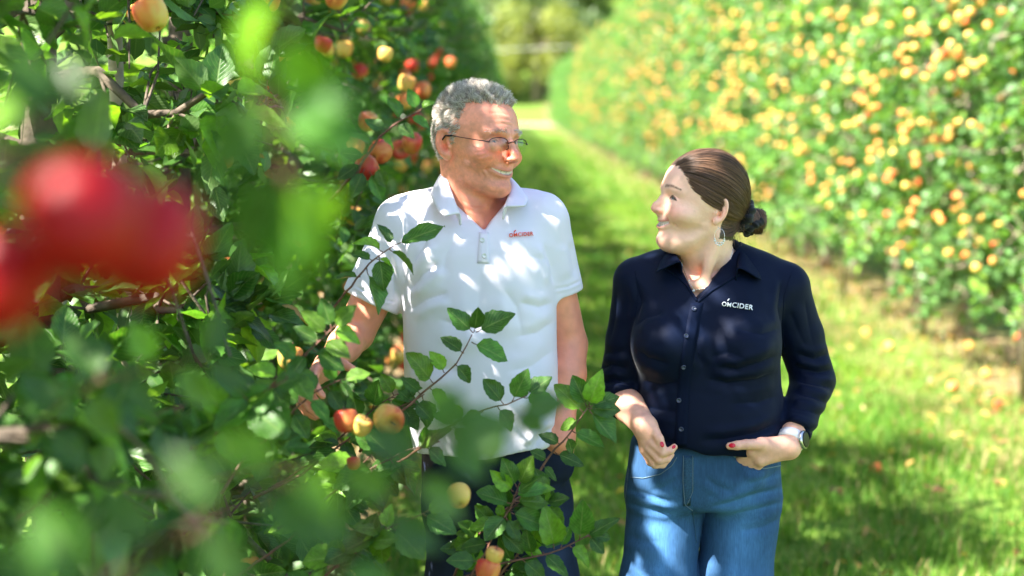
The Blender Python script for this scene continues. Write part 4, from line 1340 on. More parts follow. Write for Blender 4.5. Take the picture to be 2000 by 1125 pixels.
def man_skin(p):
    d = near(p, P(925, 300, 3.0), 0.29, man_head)
    d = smin(d, man_torso(p, -0.024), 0.012)
    a = chain(p, [mL_sh, mL_el * 0.45 + mL_sh * 0.55, mL_el, mL_el * 0.6 + mL_wr * 0.4 + A(0.004, 0, 0), mL_wr], [0.050, 0.045, 0.0375, 0.0375, 0.0255], 0.01)
    lp = [(mL_wr, P(1092, 862, 2.93), 0.027, 0.030), (P(1104, 850, 2.94), P(1098, 905, 2.94), 0.022, 0.022)]
    a = smin(a, hand_sdf(p, [([P(1075, 842, 2.925), P(1070, 878, 2.925), P(1072, 905, 2.935)], [0.012, 0.0105, 0.009])], lp), 0.014)
    b = chain(p, [mR_sh, mR_el * 0.5 + mR_sh * 0.5, mR_el, mR_el * 0.6 + mR_wr * 0.4, mR_wr], [0.050, 0.046, 0.040, 0.036, 0.025], 0.01)
    b = smin(b, near(p, mR_wr + (P(612, 738, 2.80) - mR_wr) * 0.8, 0.18, man_hand), 0.012)
    return smin(d, smin(a, b, 0.01), 0.02)

def disc(c, n, r, th, name, m, parent, holes=False, seg=16, along=None, ratio=1.0):
    n = np.array(n, float); n /= np.linalg.norm(n)
    a = np.cross(n, (0, 0, 1.0)) if along is None else np.array(along, float) - n * (n @ np.array(along, float))
    a /= np.linalg.norm(a); b = np.cross(n, a) * ratio
    mb = MB(); V = []; F = []
    prof = [(0.0, 0.25), (0.55, 0.25), (0.7, 1.0), (0.9, 1.0), (1.0, 0.6), (1.0, 0.0)] if holes else [(0.0, 1.0), (0.8, 1.0), (1.0, 0.7), (1.0, 0.0)]
    for (rr, hh) in prof:
        for k in range(seg):
            t = 2 * math.pi * k / seg
            V.append(np.array(c) + r * max(rr, 0.001) * (a * math.cos(t) + b * math.sin(t)) + n * th * hh)
    for i in range(len(prof) - 1):
        for k in range(seg):
            F.append((i * seg + k, (i + 1) * seg + k, (i + 1) * seg + (k + 1) % seg, i * seg + (k + 1) % seg))
    mb.add(V, F)
    return mb.build(name, m, parent)

def shoe_pair(parent, feet, col):
    m = simple_mat('shoe_leather', col, 0.45, bump=(300, 0.2, 0.001, 3))
    ms = simple_mat('shoe_sole', (0.03, 0.03, 0.03), 0.8, noise=(60, 0.3))
    for a, yaw in feet:
        fx, fy = math.sin(yaw), -math.cos(yaw)
        a = np.array(a, float)
        heel = np.array((a[0] - fx * 0.03, a[1] - fy * 0.03, 0.05)); toe = np.array((a[0] + fx * 0.17, a[1] + fy * 0.17, 0.045))
        mid = heel * 0.4 + toe * 0.6
        def sh(p):
            d = rcone(p, heel, mid, 0.040, 0.042)
            d = smin(d, rcone(p, mid, toe, 0.042, 0.033), 0.03)
            d = smin(d, rcone(p, heel + A(fx * 0.01, fy * 0.01, 0.0), a + np.array((0, 0, 0.04)), 0.040, 0.042), 0.03)
            return smax(d, 0.024 - p[:, 2], 0.003)
        lo = np.minimum(heel, toe) - 0.08; hi = np.maximum(heel, toe) + 0.10; lo[2] = 0.0; hi[2] = 0.17
        v, f = extract(sh, lo, hi, 0.006)
        o = link('shoe', mesh_np('shoe', v, f), parent, m)
        def so(p):
            d = np.minimum(rcone(p * A(1, 1, 0), heel * (1, 1, 0), mid * (1, 1, 0), 0.043, 0.046), rcone(p * A(1, 1, 0), mid * (1, 1, 0), toe * (1, 1, 0), 0.046, 0.037))
            return np.maximum(d, np.abs(p[:, 2] - 0.014) - 0.0125)
        v, f = extract(so, lo, hi, 0.006)
        link('sole', mesh_np('sole', v, f), o, ms)

def hair_mat(name, dark, light, rough=0.45):
    m, nt, b = new_mat(name)
    hi = nt.nodes.new('ShaderNodeHairInfo')
    r = nt.nodes.new('ShaderNodeValToRGB')
    r.color_ramp.elements[0].color = (*dark, 1); r.color_ramp.elements[1].color = (*light, 1)
    nt.links.new(hi.outputs['Random'], r.inputs[0]); nt.links.new(r.outputs[0], b.inputs['Base Color'])
    b.inputs['Roughness'].default_value = rough
    b.inputs['Specular IOR Level'].default_value = 0.45
    return m

def hair_curves(name, pts, r0, r1, m, parent):
    """pts (n strands, k points, 3)"""
    n, k, _ = pts.shape
    hc = bpy.data.hair_curves.new(name)
    hc.add_curves([k] * n)
    hc.attributes['position'].data.foreach_set('vector', np.ascontiguousarray(pts, dtype=np.float32).ravel())
    ra = hc.attributes.get('radius') or hc.attributes.new('radius', 'FLOAT', 'POINT')
    rr = np.tile(np.linspace(r0, r1, k, dtype=np.float32), n)
    ra.data.foreach_set('value', rr)
    hc.materials.append(m)
    o = bpy.data.objects.new(name, hc)
    COL.objects.link(o); o.parent = parent
    return o

def man_hair(V, n, q):
    nz1 = (fbm(q * 150, 41, 2) - 0.5) * 0.016; nz2 = (fbm(q * 150, 44, 2) - 0.5) * 0.016
    ax = np.abs(q[:, 0]); y = q[:, 1] + nz1; z = q[:, 2] + nz2
    side = (z > 0.036) & (y < 0.026 + 0.10 * np.clip(z - 0.05, 0, 1)) | (z > 0.006) & (y > 0.002) & (y < 0.024 - 0.25 * np.clip(0.02 - z, 0, 1)) & (ax > 0.05)
    top = z > 0.088 + 5.0 * np.clip(ax - 0.030, 0, 1) ** 2 - 0.0
    back = (y < -0.034) & (z > -0.030)
    zone = ((side & (z < 0.1)) | top | back) & (ax < 0.0785 + 0.2 * (z > 0.034)) & (z > -0.035)
    ix = np.where(zone)[0]
    rng = np.random.default_rng(5)
    pick = rng.choice(ix, 24000)
    root = V[pick] + rng.normal(0, 0.0009, (len(pick), 3)); nr = n[pick]; ql = q[pick]
    # clumps
    cen = root[rng.choice(len(root), 900, replace=False)]
    cl = np.zeros(len(root), int)
    for i in range(0, len(root), 2000):
        cl[i:i + 2000] = ((root[i:i + 2000, None] - cen[None]) ** 2).sum(2).argmin(1)
    ph = rng.uniform(0, 6.28, 900)[cl]; cdir = rng.normal(0, 1, (900, 3))[cl]
    t_top = np.clip((ql[:, 2] - 0.055) / 0.05, 0, 1)
    L = 0.009 + 0.013 * t_top + rng.uniform(-0.003, 0.004, len(root))
    R_, F_, U_ = MAN_H[:, 0], MAN_H[:, 1], MAN_H[:, 2]
    flow = np.outer(1 - t_top, -F_ * 0.9 - U_ * 0.45) + np.outer(t_top, -F_ * 0.35 + U_ * 0.15)
    flow = flow + 0.28 * cdir
    d = nr * (0.50 + 0.25 * t_top)[:, None] + flow * 0.62
    d -= nr * np.clip((d * nr).sum(1) * -1 + 0.12, 0, 1)[:, None] * -1
    d /= np.linalg.norm(d, axis=1)[:, None]
    e1 = np.cross(d, nr); e1 /= np.linalg.norm(e1, axis=1)[:, None] + 1e-9; e2 = np.cross(d, e1)
    k = 9
    ts = np.linspace(0, 1, k)
    pts = np.zeros((len(root), k, 3))
    toc = cen[cl] - root; toc -= nr * (toc * nr).sum(1)[:, None]
    for i, t in enumerate(ts):
        a = ph + t * (3.2 + 2.6 * t_top)
        amp = (0.0010 + 0.0034 * t_top) * t ** 0.8
        pts[:, i] = root - nr * 0.001 + d * (L * t)[:, None] + toc * (0.25 * t) + e1 * (amp * np.cos(a))[:, None] + e2 * (amp * np.sin(a))[:, None] - nr * (0.004 * t * t * (1 - t_top))[:, None]
    hm = hair_mat('grey_hair', (0.17, 0.13, 0.10), (0.90, 0.84, 0.77))
    hair_curves('hair', pts, 0.00030, 0.00010, hm, man)
    # under layer: scalp tinted grey is painted with the skin
    # brows
    bx = np.where((np.abs(ax - 0.031) < 0.021) & (np.abs(z - 0.0335) < 0.0030) & (y > 0.055))[0]
    if len(bx):
        pk = rng.choice(bx, 230)
        ro = V[pk]; sgn = np.sign(q[pk, 0])
        dd = np.outer(sgn, R_) * 0.8 + n[pk] * 0.45 + U_ * 0.2 + rng.normal(0, 0.18, (len(pk), 3)); dd /= np.linalg.norm(dd, axis=1)[:, None]
        pts = np.stack([ro + dd * (0.0065 * t) - np.outer(np.ones(len(pk)), U_) * 0.0015 * t * t for t in np.linspace(0, 1, 4)], 1)
        hair_curves('eyebrow', pts, 0.00028, 0.0001, hm, man)

man = None
def build_man():
    global man
    parts = []
    zc = float(P(930, 468, YM)[2])
    hl = np.array((-0.33, 2.80, zc)); hh = np.array((0.10, 3.22, 1.86))
    v, f = extract(man_skin, hl, hh, 0.0022)
    parts.append((v, f))
    v, f = extract(man_skin, (-0.48, 2.62, 0.86), (0.20, 3.22, zc + 0.004), 0.0038)
    parts.append(keep_faces(v, f, v[:, 2] < zc + 0.004))
    V, F = join_vf(parts)
    n = normals_np(V, F)
    wr = [([(925, 292), (940, 290), (955, 283)], 1.6, 0.0011), ([(927, 299), (942, 297), (956, 292)], 1.6, 0.0011), ([(930, 307), (945, 305), (958, 300)], 1.6, 0.0010), ([(932, 315), (947, 316), (960, 312)], 1.8, 0.0009),
          ([(938, 325), (950, 334), (958, 345)], 2.2, 0.0012), ([(930, 318), (940, 332), (946, 348)], 2.2, 0.0009), ([(950, 222), (975, 220), (1000, 226)], 2.0, 0.0007), ([(955, 233), (980, 232), (1003, 237)], 2.0, 0.0006), ([(960, 244), (985, 242), (1004, 246)], 1.8, 0.0006),
          ([(895, 388), (925, 402), (960, 398)], 2.5, 0.0012), ([(900, 405), (930, 415), (958, 408)], 2.5, 0.0010)]
    V = V + n * (crease_height(V, wr) * np.clip(-n[:, 1] * 2, 0, 1) * (V[:, 2] > 1.45))[:, None]
    q = man_local(V.astype(np.float32))
    C = head_cols(q, n, MALE)
    body = q[:, 2] < -0.135
    base = A(0.80, 0.31, 0.20) * (1 + 0.35 * (fbm(V * 60, 8, 3) - 0.5)[:, None])
    ch = np.exp(-(((V - P(935, 425, 2.92)) / 0.06) ** 2).sum(1))[:, None]
    base = base * (1 - 0.5 * ch) + base * A(1.0, 0.74, 0.66) * 0.5 * ch
    w = np.clip((q[:, 2] + 0.135) / 0.03, 0, 1)[:, None]
    C = C * w + base * (1 - w)
    axq = np.abs(q[:, 0])
    sc_ = ((q[:, 2] > 0.090 + 5.0 * np.clip(axq - 0.030, 0, 1) ** 2) | ((q[:, 2] > 0.036) & (q[:, 1] < 0.024)) | ((q[:, 1] < -0.034) & (q[:, 2] > -0.03) & (axq < 0.078)))
    ins = np.clip(np.minimum(q[:, 2] - 0.094, 1) / 0.008, 0, 1) + np.clip((0.016 - q[:, 1]) / 0.010, 0, 1)
    sw = (sc_ * np.clip(ins, 0, 1) * 0.85)[:, None]
    C = C * (1 - sw) + A(0.30, 0.22, 0.17) * sw
    me = mesh_np('person', V, F, cols=np.clip(C, 0, 1))
    man = link('person', me, None, skin_mat('skin_ruddy', 0.4))
    tag(man, 'grey-haired man in glasses and white polo shirt, one arm reaching into the apple tree', 'person', 'two people talking between the rows')
    body_bvh = None
    # ---- polo shirt
    sL = mL_sh + (mL_el - mL_sh) * 0.585; dL = (mL_el - mL_sh) / np.linalg.norm(mL_el - mL_sh)
    sR = mR_sh + (mR_el - mR_sh) * 0.70; dR = (mR_el - mR_sh) / np.linalg.norm(mR_el - mR_sh)
    nkc = P(926, 395, 3.03)
    v0, v1, v2 = P(900, 412, 2.9), P(984, 405, 2.9), P(945, 452, 2.9)
    def wedge(p):
        def edge(a, b):
            t = b - a; n = np.array((t[2], 0, -t[0])); n /= np.linalg.norm(n)
            return plane(p, a, n)
        d = np.maximum(edge(v0, v2), edge(v2, v1))
        return np.maximum(d, p[:, 1] - 3.02)
    hemp = P(940, 884, 2.9)
    def polo(p, g=0.0):
        d = man_torso(p, 0.006 + g)
        a = chain(p, [mL_sh + A(0, 0, -0.002), sL + dL * 0.03], [0.066 + g, 0.057 + g])
        b = chain(p, [mR_sh + A(0, 0, -0.002), sR + dR * 0.03], [0.066 + g, 0.062 + g])
        # sleeves hang a little away under the arm
        a = smax(a, plane(p, sL, dL), 0.004); b = smax(b, plane(p, sR, dR), 0.004)
        d = smin(smin(d, a, 0.022), b, 0.026)
        return d
    def polo_cut(p):
        d0 = polo(p)
        d = smax(d0, plane(p, hemp, (0.06, 0.04, -1.0)) + np.float32(0.004) * np.sin(p[:, 0] * 34 + 0.5), 0.004)
        hole = rcone(p, nkc + A(0, 0.0, -0.035), nkc + A(0, 0.01, 0.2), 0.066, 0.075)
        d = smax(d, -hole, 0.004)
        d = smax(d, -wedge(p), 0.003)
        # hollow at the openings
        far_l = np.where(np.abs(p[:, 0] - sL[0]) < 0.10, -plane(p, sL, dL) - 0.05, 1.0)
        far_r = np.where(np.abs(p[:, 0] - sR[0]) < 0.10, -plane(p, sR, dR) - 0.05, 1.0)
        hem_ = -plane(p, hemp, (0.06, 0.04, -1.0)) - 0.07
        cav = np.maximum(d0 + 0.007, np.minimum(np.minimum(far_l, far_r), np.minimum(hem_, hole - 0.012)))
        return np.maximum(d, -cav)
    lines = [([(1080, 566), (1110, 560), (1139, 546)], 2.0, 0.0016), ([(684, 552), (730, 580), (778, 592)], 2.0, 0.0016),
             ([(792, 575), (820, 540), (862, 508)], 9, 0.0045), ([(795, 610), (830, 585), (880, 570)], 9, 0.0035), ([(798, 545), (812, 505), (838, 460)], 8, 0.0040),
             ([(1084, 590), (1055, 600), (1010, 590)], 8, 0.0024), ([(1086, 625), (1050, 650), (1000, 660)], 9, 0.0018), ([(1088, 680), (1040, 715), (985, 728)], 10, 0.0014),
             ([(1088, 760), (1050, 800), (1010, 815)], 9, 0.0026), ([(1082, 830), (1060, 850), (1040, 880)], 6, 0.004), ([(1075, 800), (1050, 850), (1030, 880)], 6, 0.003),
             ([(800, 700), (840, 720), (900, 722)], 12, 0.003), ([(806, 780), (850, 800), (920, 806)], 12, 0.003), ([(850, 620), (900, 640), (960, 640)], 14, 0.0025),
             ([(980, 560), (1010, 600), (1020, 660)], 12, 0.0022), ([(1060, 470), (1078, 520), (1082, 560)], 6, 0.003), ([(775, 470), (790, 520), (792, 560)], 6, 0.003),
             ([(745, 470), (735, 520), (730, 570)], 10, 0.003), ([(1112, 470), (1122, 520), (1125, 545)], 8, 0.0025), ([(760, 500), (770, 540), (768, 580)], 6, 0.0025),
             ([(890, 460), (870, 500), (865, 545)], 12, 0.0018), ([(1010, 470), (1040, 500), (1075, 512)], 12, 0.0018), ([(940, 520), (935, 600), (945, 680)], 14, 0.0015)]
    cloth, cnt, cb, _ = attr_mat('white_pique', 0.85, spec=0.2)
    bump_noise(cnt, cb, 900, 0.25, 0.0006, 2)
    cb.inputs['Sheen Weight'].default_value = 0.15
    shirt, SV, SF = garment('polo_shirt', polo_cut, (-0.42, 2.78, 0.95), (0.20, 3.20, 1.62), 0.0032, [(a, b, c * 2.0) for a, b, c in lines], (0.0030, 1.6),
                            lambda v, n: np.tile(A(0.755, 0.72, 0.83), (len(v), 1)), man, cloth, 1)
    sb = bvh_of(SV, SF)
    # collar
    fold = [(899, 416, 2.900), (884, 378, 2.925), (871, 334, 2.985), (890, 322, 3.085), (928, 316, 3.115), (972, 326, 3.095), (997, 352, 3.02), (995, 374, 2.955), (984, 404, 2.903)]
    bot = [(867, 422, 2.885), (851, 402, 2.915), (844, 374, 2.985), (866, 362, 3.115), (928, 356, 3.15), (992, 364, 3.125), (1022, 378, 3.03), (1029, 391, 2.955), (1025, 402, 2.905)]
    fp = np.array([P(*a) for a in fold]); bp_ = np.array([P(*a) for a in bot])
    def fine(a, n=33):
        s = np.linspace(0, len(a) - 1, n); m = np.gradient(a, axis=0); i = np.clip(s.astype(int), 0, len(a) - 2); t = (s - i)[:, None]
        return (2*t**3 - 3*t**2 + 1) * a[i] + (t**3 - 2*t**2 + t) * m[i] + (-2*t**3 + 3*t**2) * a[i + 1] + (t**3 - t**2) * m[i + 1]
    fp, bp_ = fine(fp), fine(bp_)
    ax_c = P(928, 370, 3.03)
    outw = fp - ax_c; outw[:, 2] = 0; outw /= np.linalg.norm(outw, axis=1)[:, None]
    rows = [fp - outw * 0.006 + np.array((0, 0, -0.030)), fp - outw * 0.003 + np.array((0, 0, -0.012)), fp + np.array((0, 0, 0.001)), fp * 0.72 + bp_ * 0.28 + outw * 0.006, fp * 0.35 + bp_ * 0.65 + outw * 0.005, bp_ + outw * 0.002]
    mb = MB(); n_ = len(fp)
    mb.add(np.concatenate(rows), [(i * n_ + j, i * n_ + j + 1, (i + 1) * n_ + j + 1, (i + 1) * n_ + j) for i in range(len(rows) - 1) for j in range(n_ - 1)])
    def cloth_piece(mb, name, m, parent, th=0.0022, sub=1):
        o = mb.build(name, m, parent)
        if sub:
            s_ = o.modifiers.new('s', 'SUBSURF'); s_.levels = sub; s_.render_levels = sub
        t_ = o.modifiers.new('t', 'SOLIDIFY'); t_.thickness = th; t_.offset = 0
        return o
    plain_white = simple_mat('white_rib', (0.755, 0.72, 0.83), 0.85, bump=(1200, 0.2, 0.0005, 2), spec=0.2)
    cloth_piece(mb, 'collar', plain_white, shirt, 0.003)
    # placket with two buttons
    mb = MB()
    panel(sb, [[(936 + 0.06 * (y - 450) * -1, y), (943, y), (950, y), (955, y)] for y in range(454, 518, 6)], 0.0022, mb, 0.003)
    mb.build('placket', plain_white, shirt)
    btn = simple_mat('pearl_button', (0.72, 0.72, 0.72), 0.25)
    for (bx, by) in ((942, 470), (946, 500)):
        h, hn = on_surface(sb, bx, by, 0.003)
        disc(h, hn, 0.0055, 0.0022, 'button', btn, shirt, holes=True)
    red = simple_mat('red_thread', (0.78, 0.06, 0.015), 0.7, noise=(900, 0.2))
    lettering('OM', sb, 994, 1010, 465, 463, red, shirt)
    lettering('CIDER', sb, 1011, 1041, 463, 461, red, shirt)
    mb = MB(); seam(sb, [(1003.5, 454), (1007, 450)], 0.0011, mb, 1, 0.001); mb.build('embroidery', red, shirt)
    # ---- jeans
    X = lambda px, Y=3.0: (px - 1000) / FPX * Y
    kL, kR = np.array((X(1072), 3.02, 0.52)), np.array((X(900), 3.03, 0.52))
    aL, aR = np.array((X(1080), 3.06, 0.09)), np.array((X(885), 3.08, 0.09))
    hL, hR = P(1047, 985, 3.01), P(902, 985, 3.01)
    def jeans(p):
        zt = float(P(1000, 845, 3.0)[2])
        st = [(zt - 0.20, X(966), 3.01, 0.152, 0.110, 0.125, 2.3), (zt - 0.14, X(966), 3.01, 0.158, 0.115, 0.125, 2.3), (zt - 0.07, X(964), 3.0, 0.157, 0.118, 0.115, 2.3), (zt, X(962), 3.0, 0.152, 0.120, 0.108, 2.3)]
        d = loft(p, densify(st, 20), 0.035)
        l = chain(p, [hL, hL * 0.5 + kL * 0.5, kL, aL], [0.080, 0.078, 0.066, 0.060], 0.03)
        r = chain(p, [hR, hR * 0.5 + kR * 0.5, kR, aR], [0.080, 0.078, 0.066, 0.060], 0.03)
        d = smin(d, smin(l, r, 0.012), 0.03)
        d = smin(d, ell(p, P(1090, 905, 2.94), (0.035, 0.03, 0.045)), 0.02)
        d = smax(d, 0.035 - p[:, 2], 0.004)
        return d
    def jcol(v, n):
        px, py = project(v)
        b = A(0.010, 0.016, 0.036)
        fade = np.exp(-((px - 1075) / 40) ** 2) * np.clip((py - 920) / 80, 0, 1) * 0.8
        w = 0.7 + 0.6 * fbm(v * A(40, 40, 14), 31, 3)
        return b * w[:, None] * (1 + 1.6 * fade)[:, None]
    den, dnt, db, _ = attr_mat('dark_denim', 0.85, spec=0.2)
    bump_noise(dnt, db, 1100, 0.3, 0.0006, 2)
    jl = [([(1115, 935), (1080, 950), (1030, 948)], 8, 0.004), ([(1118, 985), (1085, 1010), (1040, 1015)], 8, 0.004), ([(1125, 1060), (1090, 1080), (1050, 1075)], 9, 0.003), ([(975, 960), (972, 1010), (980, 1060)], 6, 0.003), ([(850, 950), (890, 965), (940, 955)], 8, 0.003)]
    trou, JV, JF = garment('jeans', jeans, (-0.24, 2.83, 0.02), (0.20, 3.22, 1.08), 0.005, jl, (0.002, 2.0), jcol, man, den, 1)
    jb = bvh_of(JV, JF)
    mb = MB(); seam(jb, [(1122, 880), (1126, 980), (1133, 1090)], 0.0012, mb, 6, 0.0005)
    mb.build('side_seam', simple_mat('navy_thread', (0.05, 0.05, 0.08), 0.8), trou)
    shoe_pair(man, [(aL, 0.10), (aR, -0.12)], (0.06, 0.035, 0.02))
    # ---- glasses
    W = man_world
    metal = simple_mat('dark_metal_frame', (0.03, 0.03, 0.035), 0.3, 0.9)
    g = MB()
    for sd in (1, -1):
        c = np.array((sd * 0.0330, 0.1045, 0.0045))
        rim = []
        for k in range(25):
            t = math.pi * (0.02 + 0.96 * k / 24)
            rim.append(W(c + np.array((math.cos(t) * 0.0245, -0.010 * abs(math.cos(t)) * (1 if sd * math.cos(t) > 0 else 0.2), 0.002 + math.sin(t) ** 0.7 * 0.0125))))
        g.tube(rim, 0.0009, 6)
        g.tube([W((sd * 0.0562, 0.0945, 0.0090)), W((sd * 0.0680, 0.0890, 0.0110)), W((sd * 0.0745, 0.080, 0.0120))], 0.0011, 6)
        g.tube([W((sd * 0.0745, 0.080, 0.0120)), W((sd * 0.0800, 0.040, 0.0175)), W((sd * 0.0815, 0.012, 0.0215))], 0.0009, 6)
        g.tube([W((sd * 0.0815, 0.012, 0.0215)), W((sd * 0.0820, -0.006, 0.0215)), W((sd * 0.0835, -0.018, 0.010)), W((sd * 0.084, -0.024, -0.008))], 0.0019, 8)
        g.tube([W((sd * 0.0095, 0.1040, 0.0050)), W((sd * 0.0085, 0.1040, -0.002)), W((sd * 0.0105, 0.0990, -0.006))], 0.0008, 6)
    g.tube([W((-0.0105, 0.1040, 0.0085)), W((-0.005, 0.1105, 0.0115)), W((0.005, 0.1105, 0.0115)), W((0.0105, 0.1040, 0.0085))], 0.0010, 6)
    gl = g.build('glasses', metal, man)
    lm = bpy.data.materials.new('spectacle_lens'); lm.use_nodes = True; nt = lm.node_tree; nt.nodes.clear()
    tr = node(nt, 'ShaderNodeBsdfTransparent'); tr.inputs[0].default_value = (0.90, 0.92, 0.90, 1)
    gy = node(nt, 'ShaderNodeBsdfGlossy', Roughness=0.02)
    fr = node(nt, 'ShaderNodeFresnel', IOR=1.6); mx = node(nt, 'ShaderNodeMixShader'); ou = node(nt, 'ShaderNodeOutputMaterial')
    nt.links.new(fr.outputs[0], mx.inputs[0]); nt.links.new(tr.outputs[0], mx.inputs[1]); nt.links.new(gy.outputs[0], mx.inputs[2]); nt.links.new(mx.outputs[0], ou.inputs[0])
    for sd in (1, -1):
        c = np.array((sd * 0.0330, 0.1045, 0.0045)); V2 = []; F2 = []
        R_, K_ = 4, 28
        for i in range(R_ + 1):
            for k in range(K_):
                t = 2 * math.pi * k / K_; rr = i / R_
                cx, cz = math.cos(t) * 0.0245 * rr, (0.002 + abs(math.sin(t)) ** 0.7 * np.sign(math.sin(t)) * (0.0125 if math.sin(t) > 0 else 0.0165)) * rr
                V2.append(W(c + np.array((cx, -0.010 * (abs(cx) / 0.0235) * (1 if sd * cx > 0 else 0.2) + 0.002 * (1 - rr * rr), cz))))
        for i in range(R_):
            for k in range(K_):
                F2.append((i * K_ + k, i * K_ + (k + 1) % K_, (i + 1) * K_ + (k + 1) % K_, (i + 1) * K_ + k))
        m2 = MB(); m2.add(V2, F2); m2.build('lens', lm, gl)
    # ---- hair
    man_hair(V, n, q)
    return V, F
# ------------------------------------------------------------------ the woman in the navy shirt
YW = 3.05
WYC = 0.80
WOM_H = rot_axes(math.radians(167), math.radians(12), math.radians(0))
WOM_HC = P(1373, 411, YW)
def wom_local(p): return warp((p - WOM_HC.astype(np.float32)) @ WOM_H, WYC)
def wom_world(v): return WOM_HC + unwarp(v, WYC) @ WOM_H.T
wR_sh = P(1247, 556, 3.07); wR_el = P(1208, 768, 3.07); wR_wr = P(1260, 834, 2.905)
wL_sh = P(1532, 566, 3.08); wL_el = P(1588, 742, 3.10); wL_wr = P(1540, 872, 2.935)

def wom_torso(p, g=0.0):
    z = lambda py: float(P(1000, py, YW)[2])
    X = lambda px: (px - 1000) / FPX * YW
    st = [(z(985), X(1385), 3.06, 0.150 + g, 0.110 + g, 0.125 + g, 2.3),
          (z(905), X(1390), 3.06, 0.151 + g, 0.128 + g, 0.115 + g, 2.25),
          (z(850), X(1393), 3.055, 0.152 + g, 0.140 + g, 0.108 + g, 2.25),
          (z(790), X(1391), 3.055, 0.152 + g, 0.138 + g, 0.105 + g, 2.25),
          (z(735), X(1389), 3.055, 0.150 + g, 0.128 + g, 0.105 + g, 2.3),
          (z(680), X(1385), 3.055, 0.152 + g, 0.122 + g, 0.108 + g, 2.3),
          (z(630), X(1384), 3.06, 0.155 + g, 0.112 + g, 0.110 + g, 2.35),
          (z(580), X(1386), 3.065, 0.156 + g, 0.098 + g, 0.108 + g, 2.35),
          (z(545), X(1388), 3.075, 0.146 + g, 0.084 + g, 0.098 + g, 2.35),
          (z(515), X(1390), 3.085, 0.110 + g, 0.066 + g, 0.078 + g, 2.2)]
    d = loft(p, densify(st[::1] if st[0][0] < st[-1][0] else st[::-1], 50), 0.03)
    nb = P(1390, 500, 3.10)
    for sh in (wR_sh, wL_sh):
        d = smin(d, rcone(p, nb, sh + np.array((0, 0, 0.010)), 0.042 + g, 0.044 + g), 0.045)
    # bust
    d = smin(d, ell(p, P(1302, 672, 2.975), (0.066 + g, 0.066 + g, 0.062 + g)), 0.045)
    d = smin(d, ell(p, P(1448, 678, 2.975), (0.068 + g, 0.066 + g, 0.062 + g)), 0.045)
    return d

def wom_head(p):
    q = wom_local(p)
    d = head_sdf(q, FEMALE)
    W = wom_world
    d = smin(d, chain(p, [W((0, -0.030, -0.030)), W((0, -0.034, -0.09)), P(1392, 530, 3.10)], [0.053, 0.052, 0.060]), 0.016)
    d = smin(d, rcone(p, W((0, 0.016, -0.092)), P(1364, 540, 3.055), 0.018, 0.032), 0.022)
    d = smin(d, rcone(p, W((-0.050, -0.030, -0.055)), P(1372, 560, 2.998), 0.013, 0.010), 0.020)
    d = smin(d, rcone(p, P(1356, 558, 3.00), P(1300, 545, 3.03), 0.010, 0.012), 0.02)
    d = smin(d, rcone(p, P(1384, 562, 3.00), P(1450, 545, 3.04), 0.010, 0.012), 0.02)
    return d

def wom_hand_r(p):
    fg = [([P(1276, 840, 2.885), P(1287, 857, 2.868), P(1294, 874, 2.862)], [0.0120, 0.0100, 0.0082]),
          ([P(1274, 866, 2.876), P(1294, 884, 2.862), P(1309, 881, 2.862), P(1317, 873, 2.866)], [0.0100, 0.0092, 0.0083, 0.0068]),
          ([P(1268, 876, 2.880), P(1288, 899, 2.866), P(1303, 896, 2.872), P(1311, 888, 2.880)], [0.0100, 0.0092, 0.0083, 0.0068]),
          ([P(1262, 880, 2.890), P(1279, 907, 2.876), P(1294, 907, 2.884), P(1303, 899, 2.894)], [0.0098, 0.0088, 0.0080, 0.0066]),
          ([P(1257, 876, 2.902), P(1270, 903, 2.892), P(1283, 908, 2.898), P(1292, 902, 2.908)], [0.0090, 0.0080, 0.0072, 0.0060])]
    pm = [(wR_wr, P(1272, 868, 2.888), 0.0215, 0.0165), (wR_wr, P(1262, 876, 2.902), 0.0205, 0.0150), (wR_wr, P(1277, 848, 2.886), 0.020, 0.0150)]
    return hand_sdf(p, fg, pm, 0.004)

def wom_hand_l(p):
    fg = [([P(1486, 868, 2.908), P(1458, 868, 2.896), P(1440, 870, 2.894), P(1425, 871, 2.896)], [0.0125, 0.0105, 0.0098, 0.0078])]
    for i, (dx, dy) in enumerate(((0, 0), (7, 9), (16, 16), (26, 21))):
        fg.append(([P(1466 + dx, 882 + dy * 0.8, 2.922), P(1440 + dx, 902 + dy, 2.945), P(1426 + dx, 925 + dy, 2.965)], [0.0100, 0.0094, 0.0085]))
    pm = [(wL_wr, P(1468, 880, 2.920), 0.0225, 0.0150), (wL_wr + A(0, 0, -0.006), P(1484, 898, 2.922), 0.0205, 0.0145), (wL_wr, P(1486, 868, 2.914), 0.020, 0.0155)]
    return hand_sdf(p, fg, pm, 0.004)

def wom_skin(p):
    d = near(p, P(1378, 440, 3.04), 0.27, wom_head)
    d = smin(d, wom_torso(p, -0.022), 0.012)
    a = chain(p, [wR_sh, wR_el, wR_el * 0.55 + wR_wr * 0.45, wR_wr], [0.040, 0.037, 0.034, 0.0245], 0.01)
    a = smin(a, near(p, P(1280, 868, 2.88), 0.13, wom_hand_r), 0.010)
    b = chain(p, [wL_sh, wL_el, wL_el * 0.5 + wL_wr * 0.5, wL_wr], [0.040, 0.037, 0.034, 0.0245], 0.01)
    b = smin(b, near(p, P(1475, 885, 2.90), 0.15, wom_hand_l), 0.010)
    return smin(d, smin(a, b, 0.005), 0.006)

